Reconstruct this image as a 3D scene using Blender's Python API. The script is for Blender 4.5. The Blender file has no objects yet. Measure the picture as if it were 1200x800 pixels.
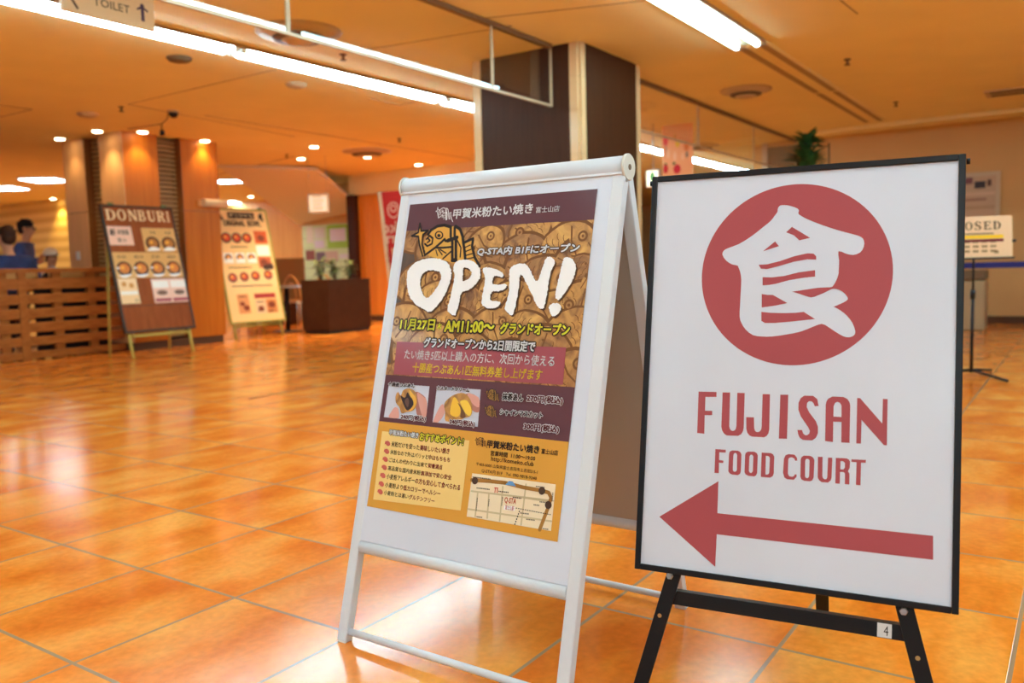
import bpy, bmesh, math, random
from mathutils import Vector as V, Matrix
from mathutils.geometry import tessellate_polygon
random.seed(7)
S = bpy.context.scene
C = S.collection
PI = math.pi

# ------------------------------------------------------------------ camera, world, exposure
EYE = V((0, 0, 0.9)); FPX = 990.0
PITCH, ROLL = math.radians(4.97), math.radians(-1.49)
CF = V((0, math.cos(PITCH), -math.sin(PITCH))); R0 = V((1, 0, 0)); U0 = R0.cross(CF)
CR = math.cos(ROLL)*R0 + math.sin(ROLL)*U0; CU = -math.sin(ROLL)*R0 + math.cos(ROLL)*U0
cam = bpy.data.cameras.new('camera'); co = bpy.data.objects.new('camera', cam); C.objects.link(co)
co.matrix_world = Matrix(((CR.x, CU.x, -CF.x, 0), (CR.y, CU.y, -CF.y, 0), (CR.z, CU.z, -CF.z, EYE.z), (0, 0, 0, 1)))
cam.sensor_width = 36; cam.lens = FPX/1200*36; cam.clip_end = 200; cam.clip_start = .05
cam.dof.use_dof = True; cam.dof.focus_distance = 1.85; cam.dof.aperture_fstop = 3.2
S.camera = co
S.view_settings.view_transform = 'Standard'; S.view_settings.look = 'None'
S.view_settings.gamma = 1; S.view_settings.use_curve_mapping = False
S.view_settings.exposure = 0.0
w = bpy.data.worlds.new('world'); S.world = w; w.use_nodes = True
w.node_tree.nodes['Background'].inputs[0].default_value = (.55, .80, 1, 1)
w.node_tree.nodes['Background'].inputs[1].default_value = 0.30
TUBE = 30.0           # emission of fluorescent tubes
HC = 2.67             # ceiling height

# ------------------------------------------------------------------ floor grid frame and measuring helpers
TH = math.radians(55.74)
UT = V((math.cos(TH), math.sin(TH), 0)); NT = V((math.sin(TH), -math.cos(TH), 0))
def W(t, n, z=0.): return UT*t + NT*n + V((0, 0, z))
def ray(px, py): return CF + CR*((px-600)/FPX) + CU*((400-py)/FPX)
def at_z(px, py, z): d = ray(px, py); return EYE + d*((z-EYE.z)/d.z)
def at_y(px, py, y): d = ray(px, py); return EYE + d*(y/d.y)
def at_n(px, py, n): d = ray(px, py); return EYE + d*(n/d.dot(NT))
def at_t(px, py, t): d = ray(px, py); return EYE + d*(t/d.dot(UT))

class Fr:
    """a flat frame: origin, x axis, y axis (up), normal towards the viewer"""
    def __init__(s, O, X, Y): s.O, s.X, s.Y = V(O), V(X).normalized(), V(Y).normalized(); s.N = s.X.cross(s.Y)
    def p(s, a, b, c=0.): return s.O + s.X*a + s.Y*b + s.N*c
    def px(s, x, y):
        d = ray(x, y); q = EYE + d*((s.O-EYE).dot(s.N)/d.dot(s.N)) - s.O
        return (q.dot(s.X), q.dot(s.Y))

# ------------------------------------------------------------------ materials
def lin(r, g, b, k=1.0):
    f = lambda c: (c/255/12.92 if c/255 <= .04045 else ((c/255+.055)/1.055)**2.4)
    return tuple(min(.95, f(c)*k) for c in (r, g, b))
_m = {}
def mat(name, col, rough=.5, metal=0., coat=0., var=0., vs=6., bump=0., spec=.3, stretch=(1, 1, 1), coat_rough=.05, col2=None):
    if name in _m: return _m[name]
    m = bpy.data.materials.new(name); m.use_nodes = True; nt = m.node_tree; b = nt.nodes['Principled BSDF']
    b.inputs['Base Color'].default_value = (*col, 1); b.inputs['Roughness'].default_value = rough
    b.inputs['Metallic'].default_value = metal; b.inputs['Coat Weight'].default_value = coat
    b.inputs['Coat Roughness'].default_value = coat_rough; b.inputs['Specular IOR Level'].default_value = spec
    if var or bump or col2:
        tc = nt.nodes.new('ShaderNodeTexCoord'); mp = nt.nodes.new('ShaderNodeMapping'); mp.inputs['Scale'].default_value = stretch
        nz = nt.nodes.new('ShaderNodeTexNoise'); nz.inputs['Scale'].default_value = vs; nz.inputs['Detail'].default_value = 6
        nt.links.new(tc.outputs['Object'], mp.inputs[0]); nt.links.new(mp.outputs[0], nz.inputs['Vector'])
        if var or col2:
            rp = nt.nodes.new('ShaderNodeValToRGB'); rp.color_ramp.elements[0].position = .3; rp.color_ramp.elements[1].position = .72
            c0 = col2 or tuple(c*(1-var) for c in col); c1 = col if col2 else tuple(min(1, c*(1+var)) for c in col)
            rp.color_ramp.elements[0].color = (*c0, 1); rp.color_ramp.elements[1].color = (*c1, 1)
            nt.links.new(nz.outputs['Fac'], rp.inputs[0]); nt.links.new(rp.outputs[0], b.inputs['Base Color'])
        if bump:
            bp = nt.nodes.new('ShaderNodeBump'); bp.inputs['Strength'].default_value = bump; bp.inputs['Distance'].default_value = .01
            nt.links.new(nz.outputs['Fac'], bp.inputs['Height']); nt.links.new(bp.outputs[0], b.inputs['Normal'])
    _m[name] = m; return m
def emit(name, col, k):
    if name in _m: return _m[name]
    m = bpy.data.materials.new(name); m.use_nodes = True; b = m.node_tree.nodes['Principled BSDF']
    b.inputs['Base Color'].default_value = (*col, 1); b.inputs['Emission Color'].default_value = (*col, 1); b.inputs['Emission Strength'].default_value = k
    _m[name] = m; return m
def ink(r, g, b): return mat('print_%d_%d_%d' % (r, g, b), lin(r, g, b, 1.2), .6, coat=.08, coat_rough=.12, spec=.2)

M = {}
M['tube'] = emit('tube', (.58, .94, 1.08), TUBE*1.6)
M['tube_near'] = emit('tube_near', (.58, .94, 1.08), TUBE*1.0)
M['tube_unseen'] = emit('tube_unseen', (.58, .94, 1.08), TUBE*1.9)
M['tube_far'] = emit('tube_far', (.70, .93, 1.05), 17.)
M['down'] = emit('downlight_glow', (1, .80, .50), 25.)
M['white_metal'] = mat('white_metal', (.72, .75, .80), .35, spec=.4)
M['white_plastic'] = mat('white_plastic', (.78, .77, .74), .4)
M['paper'] = mat('paper', (.70, .74, .85), .5, coat=.15, coat_rough=.15, var=.03, vs=3.)
M['fuji_paper'] = mat('fuji_paper', (.69, .73, .84), .5, coat=.25, coat_rough=.16, var=.03, vs=5., bump=.05, stretch=(1, 1, .5))
M['black_metal'] = mat('black_metal', (.007, .007, .009), .4)
M['steel'] = mat('steel', (.6, .6, .6), .3, metal=1.)
M['grey_board'] = mat('grey_board', (.46, .40, .34), .6)
M['ceiling'] = mat('ceiling_paint', (.93, .74, .36), .8, var=.03, vs=2.)
M['trim_brown'] = mat('trim_brown', (.20, .11, .05), .4)
M['seam'] = mat('seam_brown', (.42, .28, .15), .7)
M['wood'] = mat('orange_wood', (.54, .165, .013), .4, spec=.2, vs=3., stretch=(6, 6, .35), col2=(.42, .115, .008))
M['wood_dark'] = mat('brown_wood', (.25, .085, .018), .4, vs=3., stretch=(6, 6, .35), col2=(.19, .06, .012))
M['wood_pale'] = mat('pale_wood', (.78, .43, .18), .4, vs=3., stretch=(6, 6, .35), col2=(.68, .36, .14))
M['louvre'] = mat('louvre_wood', (.42, .24, .09), .5)
M['fence'] = mat('fence_wood', (.45, .14, .022), .5, spec=.2, vs=4., stretch=(2, 2, 9), col2=(.30, .085, .012))
M['walnut'] = mat('walnut_dark', (.075, .026, .009), .5, vs=4., stretch=(30, 30, .5), col2=(.045, .016, .006), spec=.15)
M['cream_tile'] = mat('cream_strip', (.78, .54, .28), .18, var=.04, vs=2.)
M['groove'] = mat('dark_groove', (.05, .028, .015), .6)
M['plinth'] = mat('plinth_brown', (.10, .045, .018), .5)
M['planter'] = mat('planter_brown', (.062, .024, .009), .5, spec=.12, var=.12, vs=6)
M['soil'] = mat('soil', (.03, .02, .012), .9, var=.4, vs=40)
M['leaf'] = mat('leaf_green', (.14, .20, .07), .4, var=.5, vs=8)
M['leaf_dark'] = mat('leaf_dark', (.05, .15, .04), .4, var=.5, vs=8)
M['stem'] = mat('stem_brown', (.16, .10, .05), .7)
M['tan_wall'] = mat('tan_wall', (.72, .43, .17), .75, var=.03, vs=2.)
M['olive'] = mat('olive_paint', (.36, .33, .07), .45)
M['gold'] = mat('gold_paint', (.50, .40, .08), .4)
M['black'] = mat('black_matte', (.012, .010, .010), .6)
M['glass_tops'] = mat('table_laminate', (.30, .14, .05), .25)

def glass_mat():
    m = bpy.data.materials.new('clear_glass'); m.use_nodes = True; nt = m.node_tree; nt.nodes.clear()
    o = nt.nodes.new('ShaderNodeOutputMaterial'); mx = nt.nodes.new('ShaderNodeMixShader'); tr = nt.nodes.new('ShaderNodeBsdfTransparent')
    gl = nt.nodes.new('ShaderNodeBsdfGlossy'); gl.inputs['Roughness'].default_value = 0.0; fr = nt.nodes.new('ShaderNodeFresnel'); ge = nt.nodes.new('ShaderNodeNewGeometry'); mr = nt.nodes.new('ShaderNodeMapRange'); mr.inputs[3].default_value = 1.5; mr.inputs[4].default_value = 1/1.5; nt.links.new(ge.outputs['Backfacing'], mr.inputs[0]); nt.links.new(mr.outputs[0], fr.inputs[0])
    tr.inputs[0].default_value = (.97, .97, .95, 1)
    nt.links.new(fr.outputs[0], mx.inputs[0]); nt.links.new(tr.outputs[0], mx.inputs[1]); nt.links.new(gl.outputs[0], mx.inputs[2]); nt.links.new(mx.outputs[0], o.inputs[0])
    return m
M['glass'] = glass_mat()

def floor_mat(s):
    m = bpy.data.materials.new('terracotta_tiles'); m.use_nodes = True; nt = m.node_tree; N = nt.nodes.new; L = nt.links.new; b = nt.nodes['Principled BSDF']
    tc = N('ShaderNodeTexCoord')
    br = N('ShaderNodeTexBrick'); br.offset = 0; br.squash = 1
    for k, v in (('Scale', 1.), ('Mortar Size', .0052), ('Mortar Smooth', .15), ('Brick Width', s), ('Row Height', s), ('Bias', 0.)): br.inputs[k].default_value = v
    br.inputs['Color1'].default_value = (0, 0, 0, 1); br.inputs['Color2'].default_value = (1, 1, 1, 1); br.inputs['Mortar'].default_value = (.5, .5, .5, 1)
    L(tc.outputs['Object'], br.inputs['Vector'])
    ml = N('ShaderNodeMath'); ml.operation = 'MULTIPLY'; ml.inputs[1].default_value = 37.; L(br.outputs['Color'], ml.inputs[0])
    mp = N('ShaderNodeMapping'); mp.inputs['Scale'].default_value = (.9, 1.6, 1); mp.inputs['Rotation'].default_value = (0, 0, math.radians(50)); L(tc.outputs['Object'], mp.inputs[0])
    nz = N('ShaderNodeTexNoise'); nz.noise_dimensions = '4D'; nz.inputs['Scale'].default_value = 2.9; nz.inputs['Detail'].default_value = 3.5; nz.inputs['Roughness'].default_value = .5
    L(mp.outputs[0], nz.inputs['Vector']); L(ml.outputs[0], nz.inputs['W'])
    rp = N('ShaderNodeValToRGB'); e = rp.color_ramp.elements
    e[0].position = .32; e[0].color = (.70, .15, .010, 1); e[1].position = .70; e[1].color = (.90, .39, .07, 1)
    q = e.new(.50); q.color = (.83, .245, .024, 1)
    L(nz.outputs['Fac'], rp.inputs[0])
    n2 = N('ShaderNodeTexNoise'); n2.inputs['Scale'].default_value = 45; n2.inputs['Detail'].default_value = 4; L(tc.outputs['Object'], n2.inputs['Vector'])
    r2 = N('ShaderNodeMapRange'); r2.inputs[1].default_value = .3; r2.inputs[2].default_value = .7; r2.inputs[3].default_value = .90; r2.inputs[4].default_value = 1.08; L(n2.outputs['Fac'], r2.inputs[0])
    mu = N('ShaderNodeMix'); mu.data_type = 'RGBA'; mu.blend_type = 'MULTIPLY'; mu.inputs[0].default_value = 1.; L(rp.outputs[0], mu.inputs[6]); L(r2.outputs[0], mu.inputs[7])
    mx = N('ShaderNodeMix'); mx.data_type = 'RGBA'; L(br.outputs['Fac'], mx.inputs[0]); L(mu.outputs[2], mx.inputs[6]); mx.inputs[7].default_value = (.36, .24, .13, 1)
    L(mx.outputs[2], b.inputs['Base Color'])
    r3 = N('ShaderNodeMapRange'); r3.inputs[1].default_value = .3; r3.inputs[2].default_value = .7; r3.inputs[3].default_value = .13; r3.inputs[4].default_value = .20; L(nz.outputs['Fac'], r3.inputs[0])
    L(r3.outputs[0], b.inputs['Roughness']); b.inputs['Specular IOR Level'].default_value = .5
    ad = N('ShaderNodeMath'); ad.operation = 'MULTIPLY_ADD'; ad.inputs[1].default_value = -1.; L(br.outputs['Fac'], ad.inputs[0])
    m2 = N('ShaderNodeMath'); m2.operation = 'MULTIPLY'; m2.inputs[1].default_value = .06; L(nz.outputs['Fac'], m2.inputs[0]); L(m2.outputs[0], ad.inputs[2])
    bp = N('ShaderNodeBump'); bp.inputs['Strength'].default_value = .22; bp.inputs['Distance'].default_value = .004; L(ad.outputs[0], bp.inputs['Height']); L(bp.outputs[0], b.inputs['Normal'])
    return m

def slat_mat():
    m = bpy.data.materials.new('yellow_slats'); m.use_nodes = True; nt = m.node_tree; N = nt.nodes.new; L = nt.links.new; b = nt.nodes['Principled BSDF']
    tc = N('ShaderNodeTexCoord'); wv = N('ShaderNodeTexWave'); wv.bands_direction = 'Z'; wv.inputs['Scale'].default_value = 1.4; wv.inputs['Distortion'].default_value = .4
    L(tc.outputs['Object'], wv.inputs['Vector']); rp = N('ShaderNodeValToRGB')
    rp.color_ramp.elements[0].color = (.72, .42, .05, 1); rp.color_ramp.elements[1].color = (.95, .66, .15, 1); L(wv.outputs['Fac'], rp.inputs[0]); L(rp.outputs[0], b.inputs['Base Color'])
    return m
M['slats'] = slat_mat()

def photo_mat(name, cols, vs):
    m = bpy.data.materials.new(name); m.use_nodes = True; nt = m.node_tree; N = nt.nodes.new; L = nt.links.new; b = nt.nodes['Principled BSDF']
    tc = N('ShaderNodeTexCoord'); nz = N('ShaderNodeTexNoise'); nz.inputs['Scale'].default_value = vs; nz.inputs['Detail'].default_value = 5; nz.inputs['Distortion'].default_value = 1.2
    L(tc.outputs['Object'], nz.inputs['Vector']); rp = N('ShaderNodeValToRGB'); e = rp.color_ramp.elements
    while len(e) < len(cols): e.new(.5)
    for i, c in enumerate(cols): e[i].position = .28 + .44*i/(len(cols)-1); e[i].color = (*lin(*c, 1.25), 1)
    L(nz.outputs['Fac'], rp.inputs[0]); L(rp.outputs[0], b.inputs['Base Color']); b.inputs['Roughness'].default_value = .5; b.inputs['Coat Weight'].default_value = .25; b.inputs['Coat Roughness'].default_value = .12
    return m

# ------------------------------------------------------------------ mesh building
class MB:
    def __init__(s): s.v = []; s.f = []; s.k = []; s.m = []; s.cur = 0; s.sm = []
    def use(s, m):
        if m not in s.m: s.m.append(m)
        s.cur = s.m.index(m); return s
    def face(s, idx, smooth=False): s.f.append(tuple(idx)); s.k.append(s.cur); s.sm.append(smooth)
    def add(s, vs, fs, smooth=False):
        o = len(s.v); s.v += [V(p) for p in vs]
        for f in fs: s.face([i+o for i in f], smooth)
        return s
    def box8(s, p):   # p: 4 bottom (ccw), 4 top
        return s.add(p, [(3, 2, 1, 0), (4, 5, 6, 7), (0, 1, 5, 4), (1, 2, 6, 5), (2, 3, 7, 6), (3, 0, 4, 7)])
    def box(s, c, sx, sy, sz, X=V((1, 0, 0)), Y=V((0, 1, 0)), Z=V((0, 0, 1))):
        c = V(c); X = V(X)*sx/2; Y = V(Y)*sy/2; Z = V(Z)*sz/2
        return s.box8([c-X-Y-Z, c+X-Y-Z, c+X+Y-Z, c-X+Y-Z, c-X-Y+Z, c+X-Y+Z, c+X+Y+Z, c-X+Y+Z])
    def tn(s, t0, t1, n0, n1, z0, z1):   # box in floor-grid axes
        q = [(t0, n0), (t0, n1), (t1, n1), (t1, n0)]
        q = [(t0, n1), (t1, n1), (t1, n0), (t0, n0)] if False else q
        return s.box8([W(t, n, z0) for t, n in q] + [W(t, n, z1) for t, n in q])
    def fbox(s, fr, a0, a1, b0, b1, c0, c1):  # box in a flat frame
        q = [(a0, b0), (a1, b0), (a1, b1), (a0, b1)]
        return s.box8([fr.p(a, b, c0) for a, b in q] + [fr.p(a, b, c1) for a, b in q])
    def bar(s, p, q, w_, h_, up=V((0, 0, 1))):
        p, q = V(p), V(q); d = (q-p).normalized(); X = d.cross(up)
        if X.length < 1e-4: X = d.cross(V((1, 0, 0)))
        X.normalize(); Y = X.cross(d)
        return s.box((p+q)/2, w_, h_, (q-p).length, X, Y, d)
    def tube(s, pts, r, n=10, caps=True):
        pts = [V(p) for p in pts]; rs = r if isinstance(r, (list, tuple)) else [r]*len(pts); o = len(s.v)
        up = None
        for i, p in enumerate(pts):
            d = (pts[min(i+1, len(pts)-1)] - pts[max(i-1, 0)]).normalized()
            if up is None: up = d.orthogonal().normalized()
            X = (up - d*up.dot(d)); X = X.normalized() if X.length > 1e-5 else d.orthogonal().normalized(); up = X; Y = d.cross(X)
            for j in range(n): a = 2*PI*j/n; s.v.append(p + (X*math.cos(a)+Y*math.sin(a))*rs[i])
        for i in range(len(pts)-1):
            for j in range(n): s.face((o+i*n+j, o+i*n+(j+1) % n, o+(i+1)*n+(j+1) % n, o+(i+1)*n+j), True)
        if caps:
            s.face(tuple(o+j for j in range(n))[::-1]); s.face(tuple(o+(len(pts)-1)*n+j for j in range(n)))
        return s
    def ell(s, c, rx, ry, rz, n=14, m_=9, X=V((1, 0, 0)), Y=V((0, 1, 0)), Z=V((0, 0, 1)), z0=-1., z1=1.):
        c = V(c); o = len(s.v)
        for i in range(m_+1):
            ph = math.asin(z0) + (math.asin(z1)-math.asin(z0))*i/m_
            for j in range(n):
                a = 2*PI*j/n; s.v.append(c + V(X)*rx*math.cos(ph)*math.cos(a) + V(Y)*ry*math.cos(ph)*math.sin(a) + V(Z)*rz*math.sin(ph))
        for i in range(m_):
            for j in range(n): s.face((o+i*n+j, o+i*n+(j+1) % n, o+(i+1)*n+(j+1) % n, o+(i+1)*n+j), True)
        s.face(tuple(o+j for j in range(n))[::-1]); s.face(tuple(o+m_*n+j for j in range(n)))
        return s
    def lathe(s, c, prof, n=20, X=V((1, 0, 0)), Y=V((0, 1, 0)), Z=V((0, 0, 1))):
        c = V(c); o = len(s.v)
        for r, z in prof:
            for j in range(n): a = 2*PI*j/n; s.v.append(c + V(X)*r*math.cos(a) + V(Y)*r*math.sin(a) + V(Z)*z)
        for i in range(len(prof)-1):
            for j in range(n): s.face((o+i*n+j, o+i*n+(j+1) % n, o+(i+1)*n+(j+1) % n, o+(i+1)*n+j), True)
        s.face(tuple(o+j for j in range(n))[::-1]); s.face(tuple(o+(len(prof)-1)*n+j for j in range(n)))
        return s
    def flat(s, fr, loops, c):        # flat print; loops in frame coordinates, holes by even-odd
        loops = [[(a, b) for a, b in l] for l in loops if len(l) > 2]
        if not loops: return s
        tri = tessellate_polygon([[V((a, b, 0)) for a, b in l] for l in loops]); fl = [p for l in loops for p in l]; fs = []
        for t in tri:
            (x0, y0), (x1, y1), (x2, y2) = (fl[i] for i in t)
            ar = (x1-x0)*(y2-y0)-(x2-x0)*(y1-y0)
            if abs(ar) < 1e-12: continue
            fs.append(tuple(t) if ar > 0 else tuple(t)[::-1])
        return s.add([fr.p(a, b, c) for a, b in fl], fs)
    def slab(s, fr, loop, c0, c1):    # thick outline
        n = len(loop); o = len(s.v); ar = sum(loop[i][0]*loop[(i+1) % n][1]-loop[(i+1) % n][0]*loop[i][1] for i in range(n))
        if ar < 0: loop = loop[::-1]
        tri = tessellate_polygon([[V((a, b, 0)) for a, b in loop]])
        s.v += [fr.p(a, b, c0) for a, b in loop] + [fr.p(a, b, c1) for a, b in loop]
        for t in tri:
            (x0, y0), (x1, y1), (x2, y2) = (loop[i] for i in t)
            t = tuple(t) if (x1-x0)*(y2-y0)-(x2-x0)*(y1-y0) > 0 else tuple(t)[::-1]
            s.face([o+n+i for i in t]); s.face([o+i for i in t[::-1]])
        for i in range(n): j = (i+1) % n; s.face((o+i, o+j, o+n+j, o+n+i))
        return s
    def build(s, name, m=None, parent=None, bevel=0.):
        if not s.v: return None
        me = bpy.data.meshes.new(name)
        lo = V((min(p.x for p in s.v), min(p.y for p in s.v), min(p.z for p in s.v))); hi = V((max(p.x for p in s.v), max(p.y for p in s.v), max(p.z for p in s.v)))
        c = V(((lo.x+hi.x)/2, (lo.y+hi.y)/2, lo.z))
        me.from_pydata([p-c for p in s.v], [], s.f)
        for x in ([m] if m else s.m): me.materials.append(x)
        if not m:
            for i, p in enumerate(me.polygons): p.material_index = s.k[i]
        for i, p in enumerate(me.polygons): p.use_smooth = s.sm[i]
        me.update()
        o = bpy.data.objects.new(name, me); C.objects.link(o)
        if parent:
            o.parent = parent; pw = V((0, 0, 0)); q = parent
            while q: pw = pw + q.location; q = q.parent
            o.location = c - pw
        else: o.location = c
        if bevel:
            b = o.modifiers.new('bevel', 'BEVEL'); b.width = bevel; b.segments = 2; b.limit_method = 'ANGLE'
        return o
def tag(o, label=None, cat=None, group=None, kind=None):
    if label: o['label'] = label
    if cat: o['category'] = cat
    if group: o['group'] = group
    if kind: o['kind'] = kind
    return o
def struct(o, label=None): o['kind'] = 'structure'; return tag(o, label) if label else o
def thing(name, loc, label, cat, group=None):
    o = bpy.data.objects.new(name, None); C.objects.link(o); o.location = V(loc); o.empty_display_size = .1
    return tag(o, label, cat, group)
def dup(root, loc, label=None, group=None, rotz=None):
    r = root.copy(); C.objects.link(r); r.location = V(loc)
    if rotz is not None: r.rotation_euler = (0, 0, rotz)
    if label: r['label'] = label
    if group: r['group'] = group
    def kids(src, dst):
        for ch in list(src.children):
            c = ch.copy(); C.objects.link(c); c.parent = dst; kids(ch, c)
    kids(root, r); return r

def cat_rom(pts, k=4):
    n = len(pts); out = []
    for i in range(n):
        p0, p1, p2, p3 = pts[i-1], pts[i], pts[(i+1) % n], pts[(i+2) % n]
        for j in range(k):
            t = j/k; t2 = t*t; t3 = t2*t
            out.append(tuple(.5*((2*p1[d]) + (-p0[d]+p2[d])*t + (2*p0[d]-5*p1[d]+4*p2[d]-p3[d])*t2 + (-p0[d]+3*p1[d]-3*p2[d]+p3[d])*t3) for d in (0, 1)))
    return out
def circ(cx, cy, rx, ry=None, n=32, rot=0.):
    ry = ry or rx; c, s_ = math.cos(rot), math.sin(rot)
    return [(cx+rx*math.cos(a)*c-ry*math.sin(a)*s_, cy+rx*math.cos(a)*s_+ry*math.sin(a)*c) for a in (2*PI*i/n for i in range(n))]
def clip(poly, a0, a1, b0, b1):
    for ax, lim, sg in ((0, a0, 1), (0, a1, -1), (1, b0, 1), (1, b1, -1)):
        out = []
        for i in range(len(poly)):
            p, q = poly[i-1], poly[i]; ip, iq = sg*(p[ax]-lim) >= 0, sg*(q[ax]-lim) >= 0
            if ip != iq:
                t = (lim-p[ax])/(q[ax]-p[ax]); out.append((p[0]+(q[0]-p[0])*t, p[1]+(q[1]-p[1])*t))
            if iq: out.append(q)
        poly = out
        if not poly: return []
    return poly

_t = {}
def text2d(s):
    if s in _t: return _t[s]
    cu = bpy.data.curves.new('t', 'FONT'); cu.body = s; cu.size = 1; cu.resolution_u = 2; cu.fill_mode = 'FRONT'
    o = bpy.data.objects.new('t', cu); C.objects.link(o)
    dg = bpy.context.evaluated_depsgraph_get(); me = bpy.data.meshes.new_from_object(o.evaluated_get(dg))
    r = ([(v.co.x, v.co.y) for v in me.vertices], [tuple(p.vertices) for p in me.polygons])
    bpy.data.objects.remove(o); bpy.data.curves.remove(cu); bpy.data.meshes.remove(me)
    _t[s] = r; return r
def write(mb, fr, s, a0, b0, a1, b1, c, off=0., slant=0., mirror=False):
    """lettering fitted into a box; weight is added by overlaying shifted copies of the glyph outlines"""
    v, f = text2d(s)
    if not v: return
    x0, x1 = min(p[0] for p in v), max(p[0] for p in v); y0, y1 = min(p[1] for p in v), max(p[1] for p in v)
    kx, ky = (a1-a0)/(x1-x0), (b1-b0)/(y1-y0); n = 0 if off < .004 else (4 if off < .06 else (8 if off < .11 else 12)); kk = (kx+ky)/2
    for dx, dy in ([(0., 0.)] if n == 0 else [(off*math.cos(2*PI*i/n+.785)*kk, off*math.sin(2*PI*i/n+.785)*kk) for i in range(n)]):
        out = []
        for x, y in v:
            u = (x-x0)*kx; h = (y-y0)*ky
            if mirror: u = (a1-a0)-u
            out.append(fr.p(a0+u+slant*h+dx, b0+h+dy, c))
        mb.add(out, [q[::-1] if mirror else q for q in f])
def text_line(fr, parent, *a, **k):
    mb = MB(); write_px(mb, fr, *a, **k); return mb.build(k.pop('name', 'text_line') if 'name' in k else 'text_line', None, parent)
def write_px(mb, fr, s, lb, rt, c, fill, off=.012, outline=None, ooff=.07, slant=0.):
    (a0, b0), (a1, b1) = fr.px(*lb), fr.px(*rt)
    if outline: mb.use(outline); write(mb, fr, s, a0, b0, a1, b1, c, ooff, slant)
    mb.use(fill); write(mb, fr, s, a0, b0, a1, b1, c+.0002, off, slant)

# ================================================================== SETTING
s_t = .4593
fl = bpy.data.meshes.new('floor'); bm = bmesh.new()
vs = [bm.verts.new(p) for p in ((-22, -22, 0), (46, -22, 0), (46, 46, 0), (-22, 46, 0))]; bm.faces.new(vs)
lo = [bm.verts.new((v.co.x, v.co.y, -.2)) for v in vs]; bm.faces.new(lo[::-1])
for i in range(4): bm.faces.new((vs[i], lo[i], lo[(i+1) % 4], vs[(i+1) % 4]))
bm.to_mesh(fl); bm.free(); fl.materials.append(floor_mat(s_t))
fo = bpy.data.objects.new('floor', fl); C.objects.link(fo); fo.location = (-1.053, 1.919, 0); fo.rotation_euler = (0, 0, TH); struct(fo)
j0, j1 = at_z(292, 467, 0), at_z(450, 439, 0)
struct(MB().bar(j0 + V((0, 0, .001)), j1 + (j1-j0)*1.2 + V((0, 0, .001)), .016, .004).build('trim_1', M['trim_brown']))

struct(MB().tn(-9, 24, -26, 9, HC, HC+.2).build('ceiling', M['ceiling']))
# ceiling joints
def seam(k, p, q, wd=.012, m='seam'):
    a, b = at_z(*p, HC), at_z(*q, HC); struct(MB().bar(a - V((0, 0, .0015)), b - V((0, 0, .0015)), wd, .004).build('trim_%d' % k, M[m]))
seam(2, (150, 122), (345, 76)); seam(3, (240, 135), (552, 186), .02); seam(4, (428, 58), (600, 30)); seam(5, (150, 122), (345, 160))
seam(6, (0, 123), (38, 128)); seam(7, (38, 128), (0, 137)); seam(8, (432, 115), (468, 123)); seam(9, (468, 123), (500, 116)); seam(10, (345, 183), (250, 206), .03)
seam(11, (560, 22), (760, 0)); seam(12, (985, 0), (1005, 16))

# walls
struct(MB().tn(12.87, 13.07, -4.1, 9, 0, HC).build('wall_back', M['tan_wall']))
struct(MB().tn(13.07, 21, -4.3, -4.1, 0, HC).build('wall_return', M['tan_wall']))
struct(MB().tn(12.83, 12.87, -4.1, 9, 0, .10).build('baseboard_back', M['plinth']))
struct(MB().tn(12.1, 12.2, -3.3, 9, HC-.05, HC).build('trim_20', M['ceiling']))
struct(MB().tn(23.8, 24, -26, -4.1, 0, HC).build('wall_far', M['tan_wall']))
struct(MB().tn(12.868, 12.878, -4.02, -3.62, 0, 2.60).build('door_1', mat('door_grey_brown', (.16, .11, .07), .5)))
struct(MB().tn(12.84, 12.87, -4.1, -4.02, 0, HC).build('trim_21', mat('pale_post', (.62, .5, .36), .5)))
# far slatted wall, left
pw = at_y(40, 250, 19.5); tw = pw.dot(UT)
struct(MB().tn(tw, tw+.2, -26, -17, 0, HC).build('wall_left', M['slats']))
# orange panelled wall in the middle distance with a dark end post
mb = MB()
for i in range(9): mb.tn(11.4, 11.44, -11.1+i*.34, -11.1+i*.34+.33, .1, 2.27)
mb.tn(11.44, 11.6, -11.1, -8.0, 0, 2.30)
struct(mb.build('wall_panelled', mat('bright_orange_wood', (.90, .36, .04), .45, vs=3., stretch=(5, 5, .3), col2=(.80, .28, .03))))
struct(MB().tn(11.36, 11.42, -11.1, -8.0, 0, .10).build('baseboard_panelled', M['plinth']))
struct(MB().tn(11.3, 11.6, -11.3, -11.1, 0, 2.30).build('trim_22', M['walnut']))
struct(MB().tn(11.38, 11.6, -11.3, -8.0, 2.30, HC).build('trim_23', M['ceiling']))
# wood wall behind the tables and wall carrying the notices
struct(MB().tn(13.6, 13.8, -21.0, -12.0, 0, HC).build('wall_wood', mat('tan_wood_wall', (.76, .40, .12), .5, vs=3., stretch=(6, 6, .35), col2=(.64, .31, .085))))
struct(MB().tn(12.2, 12.4, -13.5, -11.3, 0, HC).build('wall_notice', M['tan_wall']))
# sloping soffit above the tables
fs = Fr((0, 13.75, HC-.002), (1, 0, 0), V((0, 3.8, -.70)))
lp = [fs.px(*q) for q in ((255, 194), (371, 198.5), (411, 233), (411, 263), (350, 263), (283, 212))]
struct(MB().slab(fs, lp, -.02, .04).build('trim_24', mat('soffit_paint', (.86, .76, .60), .8)))

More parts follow.
